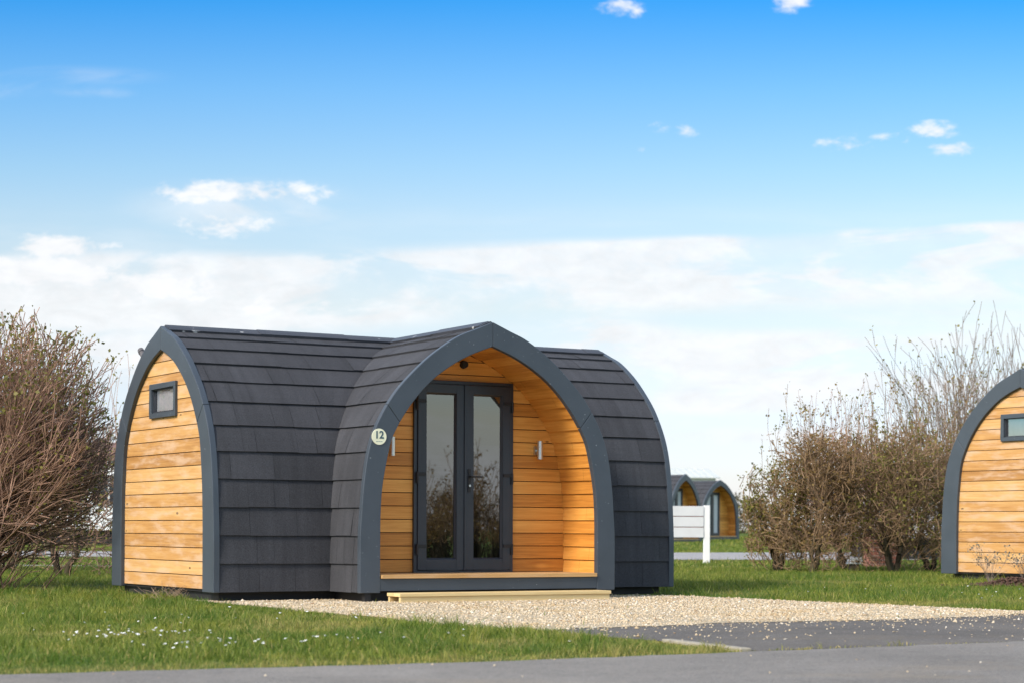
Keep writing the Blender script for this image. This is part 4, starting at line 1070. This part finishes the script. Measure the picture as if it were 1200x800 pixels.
d = g.n('ShaderNodeTexCoord').outputs['Generated']
sep = g.n('ShaderNodeSeparateXYZ', ins={0: d})
ay = g.math('ADD', g.math('ABSOLUTE', sep.outputs[1]), .02)
sx = g.math('MULTIPLY', g.math('DIVIDE', sep.outputs[0], ay), 2.357); tz = g.math('MULTIPLY', g.math('DIVIDE', sep.outputs[2], ay), 2.357)
P2 = g.n('ShaderNodeCombineXYZ', ins={0: sx, 1: tz, 2: 0.}).outputs[0]
n_a = g.noise(15., 8, .62, g.mapping(P2, (1, 2.3, 1)), .35); n_b = g.noise(48., 6, .65, g.mapping(P2, (1, 1.7, 1)), .3); n_s = g.noise(2.2, 6, .62, g.mapping(P2, (1, 7., 1), (3, 1, 0)), .4)
SKY_TINT = [(0., (.66, .67, .88)), (.113, (.66, .66, .84)), (.253, (.80, .71, .67)), (.358, (.76, .76, .74)), (.413, (.62, .74, .78)), (.503, (.39, .67, .85)), (.613, (.10, .53, .89)), (.72, (.14, .5, .9)), (.86, (1.2, 1.2, 1.15)), (1., (2.45, 2.0, 1.6))]
BL = [(285, 236, 112, 16, .92), (266, 270, 58, 18, .85), (75, 299, 66, 17, 1.15), (60, 330, 130, 30, 1.15), (180, 345, 130, 28, 1.05), (300, 362, 130, 20, .9), (150, 425, 60, 20, .7), (870, 415, 110, 20, .6),
      (712, 22, 36, 12, .66), (740, 30, 14, 9, .55), (918, 12, 30, 15, .85), (862, -2, 24, 8, .6), (800, 162, 17, 9, .62), (768, 160, 16, 8, .42), (980, 176, 34, 11, .6), (1083, 162, 34, 12, .72), (1102, 183, 42, 10, .74), (1036, 171, 30, 7, .5), (742, 183, 9, 6, .45)]
BANK = [(100, 348, 250, 46, 1.), (310, 368, 220, 32, .9), (60, 410, 150, 30, .6), (150, 430, 90, 24, .8), (520, 318, 420, 16, .6), (640, 309, 130, 9, .8), (780, 301, 140, 10, .9), (920, 294, 150, 12, 1.), (1060, 285, 150, 12, 1.), (1190, 277, 120, 12, 1.), (950, 300, 420, 16, .7), (880, 332, 460, 36, .85), (560, 352, 280, 26, .55),
        (860, 422, 180, 30, 1.), (690, 398, 100, 22, .8), (1010, 452, 230, 18, .7), (830, 474, 170, 16, .75), (1060, 402, 170, 16, .5), (930, 512, 200, 14, .5), (20, 122, 60, 12, .34), (90, 103, 120, 14, .24), (120, 123, 50, 7, .3), (285, 252, 140, 34, .42)]
def blobs(lst, soft):
    acc = None
    for x, y, rx, ry, am in lst:
        sub = g.n('ShaderNodeVectorMath', operation='SUBTRACT', ins={0: P2, 1: ((x - 600) / 1000, (620 - y) / 1000, 0)}).outputs[0]
        mul = g.n('ShaderNodeVectorMath', operation='MULTIPLY', ins={0: sub, 1: (1000 / rx / 1.25, 1000 / ry / 1.25, 0)}).outputs[0]
        ln_ = g.n('ShaderNodeVectorMath', operation='LENGTH', ins={0: mul}).outputs[1]
        v = g.rng(ln_, 1.25 if soft else 1.15, .0 if soft else .15, 0., am, True)
        acc = v if acc is None else (g.math('SUBTRACT', g.math('ADD', acc, v), g.math('MULTIPLY', acc, v)) if soft else g.math('MAXIMUM', acc, v))
    return acc
acc = blobs(BL, False); bank = blobs(BANK, True)
dens = g.math('ADD', acc, g.math('ADD', g.math('MULTIPLY', g.math('SUBTRACT', n_a, .52), 2.7), g.math('MULTIPLY', g.math('SUBTRACT', n_b, .5), 1.5)))
dens = g.math('MULTIPLY', dens, g.rng(acc, 0., .14, 0., 1.))
cum = g.rng(dens, .14, 1.1, 0., .95, True)
n_k = g.noise(4.2, 8, .6, g.mapping(P2, (1, 3.6, 1), (1.7, .4, 0)), .5)
bk = g.math('MULTIPLY', bank, g.rng(n_k, .36, .54, .34, 1.1, True)); bk = g.math('MULTIPLY', g.rng(bk, .04, .72, 0., .84, True), g.rng(n_b, .25, .7, .85, 1.08))
low = g.rng(tz, .40, .24, 0., 1., True)
str_ = g.math('MULTIPLY', g.rng(n_s, .42, .66, 0., .45, True), low)
cl = g.math('MAXIMUM', g.math('MAXIMUM', cum, bk), str_, clamp=True)
tint = g.ramp(tz, SKY_TINT)
base = g.mix(1., sky.outputs[0], tint, 'MULTIPLY')
CLOUD = (4.65, 4.7, 4.8)
shade = g.rng(n_a, .32, .62, .90, 1.03)
cc = g.n('ShaderNodeVectorMath', operation='SCALE', ins={0: CLOUD, 'Scale': shade}).outputs[0]
colr = g.mix(cl, base, cc)
bg = g.n('ShaderNodeBackground', ins={0: colr, 1: .15}); g.n('ShaderNodeOutputWorld', ins={0: bg.outputs[0]})

# ------------------------------------------------------------------ camera
cam = bpy.data.cameras.new('camera'); co = bpy.data.objects.new('camera', cam); COL.objects.link(co); S.camera = co
co.location = (0, 0, .69); co.rotation_euler = (PI / 2, .0, 0)
from mathutils import Matrix
co.rotation_mode = 'QUATERNION'; co.rotation_quaternion = (Matrix.Rotation(PI / 2, 3, 'X') @ Matrix.Rotation(.00393, 3, 'Z')).to_quaternion()
cam.lens = 2357.07 / 1200 * 36; cam.sensor_width = 36; cam.sensor_fit = 'HORIZONTAL'; cam.shift_y = 219.46 / 1200
cam.clip_start = .1; cam.clip_end = 5000
cam.dof.use_dof = True; cam.dof.focus_distance = 18.6; cam.dof.aperture_fstop = 3.2
S.view_settings.view_transform = 'Standard'; S.view_settings.look = 'None'; S.view_settings.exposure = .5; S.view_settings.gamma = 1.
